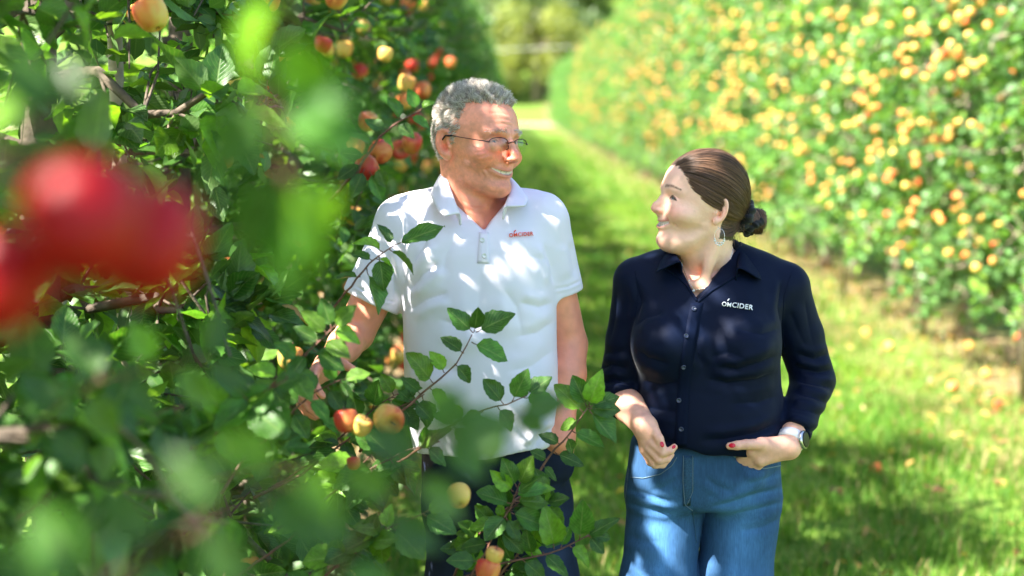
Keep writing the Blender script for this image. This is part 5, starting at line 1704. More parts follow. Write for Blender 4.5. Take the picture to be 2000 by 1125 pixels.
woman = None
def build_woman():
    global woman
    zc = float(P(1390, 604, YW)[2])
    parts = [extract(wom_skin, (0.22, 2.80, zc), (0.62, 3.25, 1.70), 0.0023),
             extract(wom_skin, (0.16, 2.80, 0.86), (0.72, 3.26, zc + 0.004), 0.0027)]
    parts[1] = keep_faces(*parts[1], parts[1][0][:, 2] < zc + 0.004)
    V, F = join_vf(parts)
    q = wom_local(V.astype(np.float32))
    n = normals_np(V, F)
    C = head_cols(q, n, FEMALE)
    base = A(0.88, 0.47, 0.33) * (1 + 0.25 * (fbm(V * 70, 8, 3) - 0.5)[:, None])
    kn = np.exp(-((vnoise(V * 160, 6) - 0.5) / 0.12) ** 2)[:, None]
    base = base * (1 - 0.06 * kn)
    w = np.clip((q[:, 2] + 0.145) / 0.03, 0, 1)[:, None]
    C = C * w + base * (1 - w)
    axq = np.abs(q[:, 0])
    zl = np.interp(q[:, 1], [-0.02, 0.0, 0.017, 0.031, 0.058, 0.070, 0.085], [0.024, 0.024, 0.0175, 0.021, 0.039, 0.056, 0.080])
    zl = zl + (fbm(q * 160, 47, 2) - 0.5) * 0.012
    scalp = ((q[:, 2] > zl + 0.006) & (q[:, 1] > -0.02)) | ((q[:, 1] < -0.030) & (q[:, 2] > -0.06))
    C = np.where((scalp & (axq < 0.0770))[:, None], A(0.060, 0.034, 0.022), C)
    me = mesh_np('person', V, F, cols=np.clip(C, 0, 1))
    woman = link('person', me, None, skin_mat('skin_fair', 0.42))
    tag(woman, 'smiling woman in navy shirt and blue jeans, dark hair in a bun, hand in pocket', 'person', 'two people talking between the rows')
    # ---- nails
    nail = simple_mat('red_nail_varnish', (0.62, 0.008, 0.030), 0.12)
    bb = bvh_of(V, F)
    for (x, y, r, al) in ((1293.0, 868.0, 0.0062, (0.3, 0, -1)), (1316.0, 873.0, 0.0050, (0.6, 0, 0.8)), (1430.0, 870.0, 0.0072, (1, 0, 0.0))):
        h, hn = on_surface(bb, x, y, -0.0002)
        if h is not None:
            o = disc(h, hn, r, 0.0014, 'fingernail', nail, woman, along=al, ratio=0.68)
    # ---- shirt
    cR = wR_el + (wR_wr - wR_el) * 0.30; dR = (wR_wr - wR_el) / np.linalg.norm(wR_wr - wR_el)
    cL = wL_el + (wL_wr - wL_el) * 0.80; dL = (wL_wr - wL_el) / np.linalg.norm(wL_wr - wL_el)
    nkc = P(1388, 505, 3.09)
    v0, v1, v2 = P(1322, 498, 2.95), P(1446, 500, 2.95), P(1363, 588, 2.95)
    def wedge(p):
        def edge(a, b):
            t = b - a; nn = np.array((t[2], 0, -t[0])); nn /= np.linalg.norm(nn)
            return plane(p, a, nn)
        return np.maximum(np.maximum(edge(v0, v2), edge(v2, v1)), p[:, 1] - 3.10)
    hemp = P(1385, 886, 2.92); hn_ = (-0.05, 0.05, -1.0)
    def shirt_f(p, g=0.0):
        d = wom_torso(p, 0.006 + g)
        # blouse that bags over the waistband
        d = smin(d, loft(p, densify([(hemp[2] - 0.02, (1388 - 1000) / FPX * YW, 3.06, 0.148 + g, 0.128 + g, 0.112 + g, 2.3), (hemp[2] + 0.010, (1390 - 1000) / FPX * YW, 3.06, 0.159 + g, 0.143 + g, 0.120 + g, 2.3), (hemp[2] + 0.05, (1392 - 1000) / FPX * YW, 3.06, 0.159 + g, 0.147 + g, 0.118 + g, 2.3), (hemp[2] + 0.11, (1392 - 1000) / FPX * YW, 3.06, 0.150 + g, 0.135 + g, 0.11 + g, 2.3)], 16), 0.012), 0.02)
        a = chain(p, [wR_sh, wR_sh * 0.5 + wR_el * 0.5, wR_el, cR + dR * 0.02], [0.054 + g, 0.049 + g, 0.046 + g, 0.041 + g], 0.01)
        a = smax(a, plane(p, cR, dR), 0.004)
        a = smin(a, smax(rcone(p, cR - dR * 0.045, cR, 0.043 + g, 0.0405 + g), np.abs(plane(p, cR - dR * 0.022, dR)) - 0.022, 0.004), 0.004)
        b = chain(p, [wL_sh, wL_sh * 0.5 + wL_el * 0.5, wL_el, cL + dL * 0.02], [0.055 + g, 0.051 + g, 0.048 + g, 0.035 + g], 0.01)
        b = smax(b, plane(p, cL, dL), 0.004)
        return smin(smin(d, a, 0.014), b, 0.014)
    def shirt_cut(p):
        d0 = shirt_f(p)
        d = smax(d0, plane(p, hemp, hn_) + np.float32(0.005) * np.sin(p[:, 0] * 36 + 0.9) + np.float32(0.003) * np.sin(p[:, 0] * 71 + 1.0), 0.006)
        hole = rcone(p, nkc + A(0, 0.0, -0.025), nkc + A(0, 0.01, 0.2), 0.060, 0.070)
        d = smax(d, -hole, 0.004)
        d = smax(d, -wedge(p), 0.003)
        pc = lambda c, dd: np.where(((p - c.astype(np.float32)) ** 2).sum(1) < 0.09 ** 2, -plane(p, c, dd) - 0.045, 1.0)
        cav = np.maximum(d0 + 0.007, np.minimum(np.minimum(pc(cR, dR), pc(cL, dL)), hole - 0.012))
        return np.maximum(d, -cav)
    lines = [([(1236, 640), (1262, 620), (1300, 608)], 7, 0.0035), ([(1240, 680), (1265, 700), (1310, 712)], 8, 0.004), ([(1250, 742), (1290, 752), (1330, 745)], 8, 0.004), ([(1252, 790), (1285, 800), (1330, 806)], 9, 0.0035),
             ([(1528, 640), (1490, 652), (1430, 640)], 9, 0.0035), ([(1530, 690), (1490, 708), (1440, 722), (1392, 716)], 9, 0.0055), ([(1528, 722), (1480, 742), (1420, 748), (1372, 738)], 8, 0.005), ([(1530, 770), (1480, 786), (1420, 790)], 10, 0.003), ([(1535, 820), (1480, 846), (1420, 858), (1360, 862)], 8, 0.005), ([(1534, 846), (1490, 868), (1440, 876)], 6, 0.004),
             ([(1262, 850), (1300, 862), (1330, 868)], 7, 0.003), ([(1375, 720), (1362, 690), (1360, 650)], 7, 0.0035), ([(1380, 700), (1420, 690), (1460, 700)], 8, 0.003),
             ([(1240, 540), (1252, 590), (1240, 640)], 6, 0.0035), ([(1530, 540), (1522, 600), (1528, 650)], 6, 0.004),
             ([(1168, 720), (1195, 712), (1232, 722)], 7, 0.0045), ([(1166, 750), (1200, 742), (1244, 752)], 6, 0.0045), ([(1174, 780), (1210, 772), (1246, 778)], 6, 0.004), ([(1172, 690), (1200, 690), (1230, 684)], 7, 0.003), ([(1205, 560), (1200, 620), (1190, 670)], 8, 0.0025),
             ([(1625, 690), (1590, 702), (1552, 690)], 7, 0.0045), ([(1632, 722), (1596, 728), (1545, 716)], 7, 0.005), ([(1632, 760), (1600, 752), (1550, 742)], 7, 0.005), ([(1622, 790), (1590, 776), (1546, 764)], 7, 0.0045), ([(1612, 815), (1580, 802), (1540, 795)], 7, 0.0035), ([(1572, 580), (1580, 630), (1590, 680)], 10, 0.0025), ([(1600, 850), (1570, 835), (1530, 822)], 6, 0.0035), ([(1540, 600), (1560, 650), (1580, 690)], 9, 0.0025)]
    navy, nnt, nb_, _ = attr_mat('navy_jersey', 0.62, spec=0.12)
    bump_noise(nnt, nb_, 1400, 0.18, 0.0004, 2)
    nb_.inputs['Sheen Weight'].default_value = 0.06
    nb_.inputs['Sheen Roughness'].default_value = 0.4
    NV = A(0.0009, 0.0045, 0.0200)
    shirt, SV, SF = garment('navy_shirt', shirt_cut, (0.15, 2.82, 0.95), (0.73, 3.26, 1.52), 0.0032, [(a, b, c * 1.4) for a, b, c in lines], (0.0026, 1.8), lambda v, nn: np.tile(NV, (len(v), 1)), woman, navy, 1)
    sb = bvh_of(SV, SF)
    plain = simple_mat('navy_cloth', tuple(float(x) for x in NV), 0.75, bump=(1400, 0.2, 0.0005, 2), spec=0.12)
    # collar: fold line and outer edge
    fold = [(1331, 508, 2.975), (1322, 494, 3.02), (1322, 480, 3.075), (1345, 470, 3.14), (1388, 462, 3.165), (1428, 462, 3.135), (1442, 478, 3.075), (1443, 500, 3.025), (1440, 520, 2.985)]
    bot = [(1281, 533, 2.975), (1288, 520, 3.01), (1300, 496, 3.08), (1330, 490, 3.17), (1388, 486, 3.20), (1440, 490, 3.175), (1466, 508, 3.09), (1478, 528, 3.03), (1487, 549, 2.988)]
    def fine(a, nn=33):
        a = np.array([P(*x) for x in a])
        s = np.linspace(0, len(a) - 1, nn); m = np.gradient(a, axis=0); i = np.clip(s.astype(int), 0, len(a) - 2); t = (s - i)[:, None]
        return (2*t**3 - 3*t**2 + 1) * a[i] + (t**3 - 2*t**2 + t) * m[i] + (-2*t**3 + 3*t**2) * a[i + 1] + (t**3 - t**2) * m[i + 1]
    fp, bp_ = fine(fold), fine(bot)
    ow = fp - P(1388, 490, 3.07); ow[:, 2] = 0; ow /= np.linalg.norm(ow, axis=1)[:, None]
    rows = [fp - ow * 0.004 + np.array((0, 0, -0.035)), fp - ow * 0.002 + np.array((0, 0, -0.014)), fp, fp * 0.7 + bp_ * 0.3 + ow * 0.007, fp * 0.33 + bp_ * 0.67 + ow * 0.006, bp_ + ow * 0.002]
    mb = MB(); k_ = len(fp)
    mb.add(np.concatenate(rows), [(i * k_ + j, i * k_ + j + 1, (i + 1) * k_ + j + 1, (i + 1) * k_ + j) for i in range(len(rows) - 1) for j in range(k_ - 1)])
    o = mb.build('collar', plain, shirt)
    s_ = o.modifiers.new('s', 'SUBSURF'); s_.levels = 1; s_.render_levels = 1
    t_ = o.modifiers.new('t', 'SOLIDIFY'); t_.thickness = 0.0025; t_.offset = 0
    # button band, its edge, and the facing along the open neck
    mb = MB()
    cx = lambda y: np.interp(y, [588, 620, 660, 700, 740, 790, 840, 885], [1363, 1356, 1350, 1343, 1338, 1334, 1332, 1330])
    panel(sb, [[(cx(y) - 13, y), (cx(y) - 5, y), (cx(y) + 3, y), (cx(y) + 11, y)] for y in range(592, 884, 7)], 0.0020, mb, 0.003)
    mb.build('button_band', plain, shirt)
    for pl, nm in (([(1300, 524), (1318, 536), (1340, 556), (1361, 588)], 0), ([(1444, 536), (1420, 550), (1390, 568), (1363, 590)], 1)):
        mb = MB(); seam(sb, pl, 0.0028, mb, 3, 0.0008, 8); mb.build('neck_facing', plain, shirt)
    btn = simple_mat('dark_button', (0.035, 0.045, 0.085), 0.2)
    for (x, y) in ((1355, 604), (1339, 657), (1334, 716), (1326, 782), (1331, 838)):
        h, hn = on_surface(sb, x, y, 0.0028)
        if h is not None: disc(h, hn, 0.0053, 0.002, 'button', btn, shirt, holes=True)
    wt = simple_mat('white_thread', (0.80, 0.80, 0.82), 0.7, noise=(900, 0.1))
    lettering('OM', sb, 1409, 1427, 598, 601, wt, shirt)
    lettering('CIDER', sb, 1429, 1469, 601, 607, wt, shirt)
    mb = MB(); seam(sb, [(1421, 588), (1424, 584)], 0.0012, mb, 1, 0.001); mb.build('embroidery', wt, shirt)
    mb = MB(); seam(sb, [(1545, 535), (1532, 575), (1528, 630), (1532, 680)], 0.0009, mb, 4, 0.0002); seam(sb, [(1240, 528), (1247, 570), (1240, 620)], 0.0009, mb, 4, 0.0002)
    mb.build('shoulder_seam', plain, shirt)
    # ---- jeans
    X = lambda px: (px - 1000) / FPX * YW
    hR, hL = P(1300, 985, 3.06), P(1450, 985, 3.06)
    kR, kL = np.array((X(1276), 3.02, 0.47)), np.array((X(1432), 3.06, 0.47))
    aR, aL = np.array((X(1270), 3.06, 0.08)), np.array((X(1436), 3.10, 0.08))
    def jeans(p):
        zt = float(P(1000, 848, YW)[2])
        st = [(zt - 0.155, X(1382), 3.06, 0.166, 0.108, 0.145, 2.2), (zt - 0.12, X(1383), 3.06, 0.170, 0.118, 0.145, 2.2), (zt - 0.08, X(1385), 3.06, 0.167, 0.128, 0.130, 2.2), (zt, X(1387), 3.06, 0.160, 0.130, 0.112, 2.2)]
        d = loft(p, densify(st, 20), 0.03)
        l = chain(p, [hL, hL * 0.55 + kL * 0.45, kL, aL], [0.086, 0.081, 0.060, 0.062], 0.03)
        r = chain(p, [hR, hR * 0.55 + kR * 0.45, kR, aR], [0.085, 0.080, 0.060, 0.062], 0.03)
        d = smin(d, smin(l, r, 0.004), 0.026)
        # fingers fill the pocket
        d = smin(d, chain(p, [P(1468, 925, 2.948), P(1445, 950, 2.955)], [0.026, 0.018]), 0.03)
        # slit of the pocket where the hand goes in
        d = smax(d, 0.03 - p[:, 2], 0.004)
        hand = near(p, P(1475, 885, 2.90), 0.15, wom_hand_l)
        px, py = project(p)
        inside = py - np.interp(px, [1425, 1431, 1446, 1470, 1492, 1530], [876, 888, 905, 914, 915, 908])
        cut = np.where(inside < 0, -(hand - 0.0035), -1.0)
        return np.maximum(d, cut)
    def jcol(v, nn):
        px, py = project(v)
        b = A(0.031, 0.086, 0.190)
        g1 = np.exp(-((px - 1288) / 38) ** 2) * np.clip((py - 930) / 60, 0, 1)
        g2 = np.exp(-((px - 1445) / 42) ** 2) * np.clip((py - 930) / 60, 0, 1)
        w = 0.72 + 0.5 * fbm(v * A(50, 50, 16), 31, 3) + 0.22 * (vnoise(v * A(900, 900, 120), 7) - 0.5)
        wh = 0
        for (x0, y0, x1, y1, ww) in ((1225, 960, 1330, 985, 5), (1222, 985, 1320, 1005, 5), (1535, 955, 1400, 985, 6), (1532, 985, 1400, 1008, 5), (1535, 925, 1440, 950, 6)):
            t = np.clip((px - x0) / (x1 - x0), 0, 1); dd = py - (y0 + (y1 - y0) * t)
            wh = wh + np.exp(-(dd / ww) ** 2) * ((px > min(x0, x1)) & (px < max(x0, x1))) * 0.35
        return np.clip(b * (w * (1 + 1.35 * (g1 + g2) + wh))[:, None], 0, 1)
    den, dnt, db, _ = attr_mat('blue_denim', 0.85, spec=0.2)
    bump_noise(dnt, db, 1300, 0.35, 0.0007, 2)
    tcd = dnt.nodes.new('ShaderNodeTexCoord'); mpd = dnt.nodes.new('ShaderNodeMapping'); mpd.inputs['Scale'].default_value = (520, 520, 26)
    nzd = node(dnt, 'ShaderNodeTexNoise', Scale=1.0, Detail=3.0); mrd = node(dnt, 'ShaderNodeMapRange'); mrd.inputs[1].default_value = 0.3; mrd.inputs[2].default_value = 0.7; mrd.inputs[3].default_value = 0.86; mrd.inputs[4].default_value = 1.15
    mxd = node(dnt, 'ShaderNodeMixRGB', blend_type='MULTIPLY'); mxd.inputs[0].default_value = 1.0
    dnt.links.new(tcd.outputs['Object'], mpd.inputs[0]); dnt.links.new(mpd.outputs[0], nzd.inputs['Vector']); dnt.links.new(nzd.outputs[0], mrd.inputs[0])
    dnt.links.new(_.outputs['Color'], mxd.inputs[1]); dnt.links.new(mrd.outputs[0], mxd.inputs[2]); dnt.links.new(mxd.outputs[0], db.inputs['Base Color'])
    jl = [([(1226, 955), (1270, 968), (1325, 985)], 5, 0.0040), ([(1222, 980), (1265, 995), (1320, 1006)], 5, 0.0035), ([(1538, 950), (1480, 965), (1420, 985), (1370, 995)], 6, 0.0045), ([(1535, 978), (1480, 995), (1410, 1010)], 6, 0.0035), ([(1532, 1010), (1490, 1030), (1440, 1040)], 7, 0.003),
          ([(1352, 985), (1356, 1020), (1358, 1060)], 5, 0.003), ([(1218, 1040), (1250, 1056), (1300, 1060)], 8, 0.0025), ([(1538, 905), (1500, 935), (1450, 950)], 6, 0.003), ([(1330, 930), (1300, 950), (1262, 962)], 6, 0.0025), ([(1372, 930), (1400, 950), (1440, 965)], 6, 0.0025)]
    trou, JV, JF = garment('jeans', jeans, (X(1380) - 0.24, 2.86, 0.02), (X(1380) + 0.22, 3.30, 1.02), 0.0040, jl, (0.0015, 2.0), jcol, woman, den, 1)
    jb = bvh_of(JV, JF)
    th = simple_mat('pale_thread', (0.13, 0.20, 0.27), 0.8); dk = simple_mat('seam_denim', (0.022, 0.075, 0.15), 0.85, noise=(300, 0.3))
    mb = MB(); panel(jb, [[(1334, y), (1341, y), (1349, y), (1356 - max(0, y - 955) * 0.5, y)] for y in range(892, 992, 6)], 0.0016, mb, 0.003)
    mb.build('fly', dk, trou)
    mb = MB(); seam(jb, [(1335, 890), (1334, 940), (1338, 985), (1352, 996)], 0.0007, mb, 4, 0.0022); seam(jb, [(1353, 890), (1353, 960), (1342, 985)], 0.0006, mb, 4, 0.0022)
    seam(jb, [(1425, 876), (1431, 888), (1446, 905), (1470, 914.5), (1492, 915.5), (1530, 908)], 0.0014, mb, 3, 0.0006); seam(jb, [(1322, 893), (1312, 910), (1290, 926), (1256, 934), (1232, 932)], 0.0010, mb, 3, 0.0006); seam(jb, [(1228, 915), (1220, 990), (1212, 1090)], 0.0006, mb, 4, 0.0004); seam(jb, [(1532, 905), (1530, 960), (1524, 1020), (1514, 1115)], 0.0006, mb, 4, 0.0004)
    mb.build('stitching', th, trou)
    mb = MB(); seam(jb, [(1352, 996), (1357, 1030), (1360, 1060)], 0.0014, mb, 4, 0.0003); mb.build('inseam', dk, trou)
    shoe_pair(woman, [(aL, 0.12), (aR, -0.10)], (0.55, 0.53, 0.50))
    # ---- watch
    white = simple_mat('white_silicone', (0.82, 0.80, 0.80), 0.5)
    wc = wL_wr + (wL_el - wL_wr) * 0.085; dw = (wL_el - wL_wr) / np.linalg.norm(wL_el - wL_wr)
    e1 = np.cross(dw, (0, 0, 1.0)); e1 /= np.linalg.norm(e1); e2 = np.cross(dw, e1)
    mb = MB(); Vv = []; Ff = []
    for k in range(32):
        t = 2 * math.pi * k / 32
        rad = e1 * math.cos(t) + e2 * math.sin(t)
        for (o_, r_) in ((-0.0105, 0.0262), (-0.0105, 0.0290), (0.0105, 0.0300), (0.0105, 0.0272)):
            Vv.append(wc + dw * o_ + rad * r_)
    for k in range(32):
        for j in range(4):
            Ff.append((k * 4 + j, k * 4 + (j + 1) % 4, ((k + 1) % 32) * 4 + (j + 1) % 4, ((k + 1) % 32) * 4 + j))
    mb.add(Vv, Ff)
    wt_ = mb.build('wristwatch', white, woman)
    wn_ = np.array((0.55, -0.80, -0.05)); wn_ -= dw * (wn_ @ dw); wn_ /= np.linalg.norm(wn_)
    fc = wc + wn_ * 0.0275
    disc(fc, wn_, 0.0195, 0.0075, 'watch_case', simple_mat('steel_case', (0.6, 0.6, 0.62), 0.25, 0.9), wt_, seg=28)
    disc(fc + wn_ * 0.0065, wn_, 0.0170, 0.0016, 'watch_face', simple_mat('watch_glass', (0.010, 0.013, 0.012), 0.3, spec=0.2), wt_, seg=28)
    # ---- necklace and earrings
    silver = simple_mat('silver', (0.80, 0.76, 0.72), 0.22, 1.0)
    mb = MB(); seam(bb, [(1328, 498), (1336, 528), (1345, 552), (1356, 566), (1372, 564), (1396, 552), (1414, 534), (1426, 508), (1431, 486)], 0.0007, mb, 3, 0.0007)
    nk = mb.build('necklace', silver, woman)
    h, hn = on_surface(bb, 1355.5, 566, 0.001)
    pearl = simple_mat('pearl', (0.8, 0.78, 0.75), 0.2)
    ball(h + hn * 0.002, 0.0032, 'pendant', pearl, nk); h2, hn2 = on_surface(bb, 1346, 549, 0.001); ball(h2 + hn2 * 0.001, 0.0018, 'bead', pearl, nk)
    crystal = simple_mat('crystal_bead', (0.85, 0.84, 0.82), 0.08)
    for sd in (-1, 1):
        lobe = wom_world((sd * 0.0790, -0.0115, -0.0285))
        c = lobe + np.array((0.003, 0, -0.0215)) + (np.array((0, -0.006, 0)) if sd < 0 else 0)
        mb = MB(); mb.tube([lobe + np.array((0, 0, 0.004)), lobe + np.array((0, -0.003, -0.004)), c + np.array((0, 0, 0.0150))], 0.0005, 6)
        mb.tube([c + np.array((0.0105 * math.sin(t), 0.002 * math.cos(t), 0.0150 * math.cos(t))) for t in np.linspace(0, 2 * math.pi, 25)], 0.0005, 6)
        er = mb.build('earring', silver, woman)
        for i, t in enumerate(np.linspace(math.pi - 1.15, math.pi + 1.15, 7)):
            bp0 = c + np.array((0.0110 * math.sin(t), 0, 0.0155 * math.cos(t)))
            ball(bp0, 0.0017, 'bead', silver if i % 2 else pearl, er)
            ball(bp0 + np.array((0, -0.001, -0.0042)), 0.0020, 'bead', crystal, er)
    wom_hair(V, n, q)
    return V, F

BALLS = {}
def ball(c, r, name, m, parent):
    if 'b' not in BALLS:
        bm = bmesh.new(); bmesh.ops.create_icosphere(bm, subdivisions=2, radius=1.0)
        BALLS['b'] = bm
    me = bpy.data.meshes.new(name); BALLS['b'].to_mesh(me)
    v = get_v(me) * r + np.array(c, dtype=np.float32)
    me.vertices.foreach_set('co', np.ascontiguousarray(v, dtype=np.float32).ravel())
    me.polygons.foreach_set('use_smooth', np.ones(len(me.polygons), dtype=bool)); me.update()
    return link(name, me, parent, m)

def wom_hair(V, n, q):
    rng = np.random.default_rng(9)
    ax = np.abs(q[:, 0]); y = q[:, 1]; z = q[:, 2]
    zl = np.interp(y, [-0.02, 0.0, 0.017, 0.031, 0.058, 0.070, 0.085], [0.024, 0.024, 0.0165, 0.020, 0.038, 0.054, 0.078])
    zl = zl + (fbm(q * 160, 47, 2) - 0.5) * 0.012
    zone = (((z > zl) & (y > -0.022)) | ((y < -0.030) & (z > -0.055 + 0.3 * np.clip(-0.05 - y, 0, 1)))) & (ax < 0.0785)
    edge = zone & (z < zl + 0.008) & (y > -0.022)
    ix = np.where(zone)[0]; ie = np.where(edge)[0]
    pick = np.concatenate([rng.choice(ix, 10000), rng.choice(ie, 2000)])
    root = q[pick].astype(float)
    cen = np.array((0, -0.003, 0.034)); rad = np.array((0.0765, 0.0985, 0.088))
    u = (root - cen) / rad; r0 = np.linalg.norm(u, axis=1); u /= r0[:, None]
    bun = np.array((0.0, -0.100, 0.004)); ub = (bun - cen) / rad; ub /= np.linalg.norm(ub)
    om = np.arccos(np.clip(u @ ub, -1, 0.9999))
    k = 18
    pts = np.zeros((len(root), k, 3))
    wob = rng.normal(0, 1, (len(root), 3))
    clump = np.floor(vnoise(root * 130, 3) * 9)
    lift = 0.012 + 0.030 * rng.uniform(0, 1, len(root)) ** 1.5 + 0.010 * np.sin(clump * 2.1)
    for i, t in enumerate(np.linspace(0, 1, k)):
        w = (np.sin((1 - t) * om)[:, None] * u + np.sin(t * om)[:, None] * ub) / np.sin(om)[:, None]
        rr = r0 * (1 - t) + t * 1.02
        hgt = 1 + lift * np.clip(t * 6, 0, 1) * (1 - 0.35 * t) + 0.105 * math.sin(min(t * 1.9, 1) * math.pi * 0.5) * np.clip(u[:, 2], 0, 1) * (1 - t)
        sp = (1 - t) * 0 + 0.012 * math.sin(math.pi * t)
        pts[:, i] = cen + w * rad * (rr * hgt)[:, None] + wob * 0.0016 * math.sin(math.pi * t) + np.array((0, -0.008, 0)) * t
    pw = WOM_HC + unwarp(pts.reshape(-1, 3), WYC) @ WOM_H.T
    hm = hair_mat('brown_hair', (0.013, 0.0080, 0.0055), (0.25, 0.135, 0.080), 0.36)
    hair_curves('hair', pw.reshape(len(root), k, 3), 0.00034, 0.00026, hm, woman)
    # stray hairs
    pk = rng.choice(len(root), 520)
    st = pts[pk][:, ::2].copy()
    dirs = rng.normal(0, 1, (520, 3)); 
    for i in range(st.shape[1]): st[:, i] += dirs * 0.006 * (i / st.shape[1]) ** 1.5 + (st[:, i] - cen) * 0.02
    hair_curves('stray_hair', (WOM_HC + unwarp(st.reshape(-1, 3), WYC) @ WOM_H.T).reshape(st.shape), 0.00018, 0.0001, hm, woman)
    # nape wisps
    nv = []
    for i in range(240):
        a = np.array((rng.uniform(-0.045, 0.045) - 0.01, -0.088 + rng.uniform(-0.01, 0.03), -0.02 + rng.uniform(-0.03, 0.01)))
        dv = np.array((rng.normal(0, 0.4), rng.normal(-0.5, 0.4), -1.0)); dv *= rng.uniform(0.012, 0.034) / np.linalg.norm(dv)
        nv.append([a + dv * t + np.array((0, 0.006, 0)) * t * t for t in np.linspace(0, 1, 6)])
    nv = np.array(nv); hair_curves('stray_hair', (WOM_HC + unwarp(nv.reshape(-1, 3), WYC) @ WOM_H.T).reshape(nv.shape), 0.00025, 0.0001, hm, woman)
    # bun: coils of hair
    bc = np.array((0.0, -0.148, -0.002)); B = []
    for i in range(1500):
        a0 = rng.uniform(0, 6.28); r_ = rng.uniform(0.55, 1.0) ** 0.5; tilt = rng.normal(0, 0.5)
        ph = rng.uniform(0, 3.0)
        row = []
        for t in np.linspace(0, 1, 12):
            a = a0 + t * 2.6
            x_, z_ = math.cos(a) * 0.027 * r_, math.sin(a) * 0.030 * r_
            y_ = 0.020 * math.sin(ph + t * 2.0) + tilt * 0.01
            row.append(bc + np.array((x_, y_, z_)))
        B.append(row)
    for i in range(90):
        d0 = rng.normal(0, 1, 3); d0[1] = -abs(d0[1]) - 0.4; d0[2] += 0.5; d0 /= np.linalg.norm(d0)
        B.append([bc + d0 * (0.014 + 0.024 * t) + rng.normal(0, 0.0012, 3) * t for t in np.linspace(0, 1, 12)])
    B = np.array(B); hair_curves('bun', (WOM_HC + unwarp(B.reshape(-1, 3), WYC) @ WOM_H.T).reshape(B.shape), 0.00045, 0.0003, hm, woman)
    # scrunchie
    W = lambda v: WOM_HC + WOM_H @ np.array(v, float)
    def scr(p):
        l = wom_local(p)
        def tor(c, ax_, R, r, ph):
            d_ = l - A(*c); ax_ = np.array(ax_, float); ax_ /= np.linalg.norm(ax_); ax_ = ax_.astype(np.float32)
            h = d_ @ ax_; pl = d_ - h[:, None] * ax_
            e = np.cross(ax_, A(1, 0.2, 0.1)); e /= np.linalg.norm(e); f_ = np.cross(ax_, e)
            an = np.arctan2(pl @ f_, pl @ e)
            rr = np.sqrt((np.sqrt((pl * pl).sum(1)) - R) ** 2 + h * h)
            return rr - r * (1 + 0.16 * np.sin(an * 9 + ph) + 0.12 * np.sin(an * 15 + 1 + h * 220))
        d = tor((0, -0.118, 0.004), (0, 1, 0.25), 0.0255, 0.0130, 0)
        d = smin(d, tor((-0.004, -0.152, -0.016), (0.55, 0.6, 0.75), 0.0225, 0.0100, 1.7), 0.004)
        return d
    c = wom_world((0, -0.135, -0.004))
    v, f = extract(scr, c - 0.075, c + 0.075, 0.0022)
    vel = simple_mat('black_velvet', (0.004, 0.004, 0.0055), 0.8, bump=(700, 0.5, 0.001, 3))
    vel.node_tree.nodes['Principled BSDF'].inputs['Sheen Weight'].default_value = 0.15
    link('scrunchie', mesh_np('scrunchie', v, f), woman, vel)
# ------------------------------------------------------------------ shoots of the left-hand row that reach in front of the people
hz = np.random.default_rng(77)
def shoot(name, label, stem, Y, leaves, parent_label=None, r0=0.0027, width=None, tilt=0.95, root=None):
    """stem: pixel points at depth Y; leaves: (base px, py, tip px, py[, depth lean])"""
    Ys = Y if hasattr(Y, '__len__') else [Y] * len(stem)
    sp = [P(x, y, yy) for (x, y), yy in zip(stem, Ys)]
    root_pts = ([np.array(root)] if root is not None else []) + sp
    o0 = empty(name, tuple(root_pts[0])); tag(o0, label, 'branch', 'leafy shoots reaching out of the left-hand row')
    pts = resample(np.array(root_pts), 0.02)
    w_ = np.linspace(0, 1, len(pts)); ph = hz.uniform(0, 6.28, 3)
    bend = np.stack([np.sin(w_ * 9 + ph[0]), np.sin(w_ * 8 + ph[1]), np.sin(w_ * 10 + ph[2])], 1) * (0.006 * np.clip(1.1 - w_, 0, 1))[:, None]
    pts = pts + hz.normal(0, 0.0010, pts.shape) + bend
    mb = MB(); n = len(pts); mb.tube(pts, [r0 * (1.25 - 0.85 * k / (n - 1)) for k in range(n)], 7)
    mb.build('stem', TWIG, o0)
    inv = o0.matrix_basis.inverted(); pet = MB()
    for lf in leaves:
        bx, by, tx, ty = lf[:4]; lean = lf[4] if len(lf) > 4 else hz.uniform(-0.45, 0.35)
        yb = float(np.interp(by, sorted([s[1] for s in stem]), [q for _, q in sorted(zip([s[1] for s in stem], Ys))]))
        b = P(bx, by, yb); t = P(tx, ty, yb)
        L0 = np.linalg.norm(t - b)
        t = t + np.array((0, lean * L0, 0))
        d = t - b; L = np.linalg.norm(d); d /= L
        st = b - d * 0.0; b2 = b + d * L * 0.16
        pet.tube([st, b + d * L * 0.08 + np.array((0, 0, -0.001)), b2], [0.0013, 0.0011, 0.0009], 5)
        nrm = np.array((hz.normal(0, 0.35), -tilt + hz.normal(0, 0.3), 0.85))
        leaf_object(b2, d, nrm, L * 0.98, o0, inv=inv)
    o = pet.build('leaf_stalks', TWIG, o0); o['kind'] = 'stuff'
    return o0

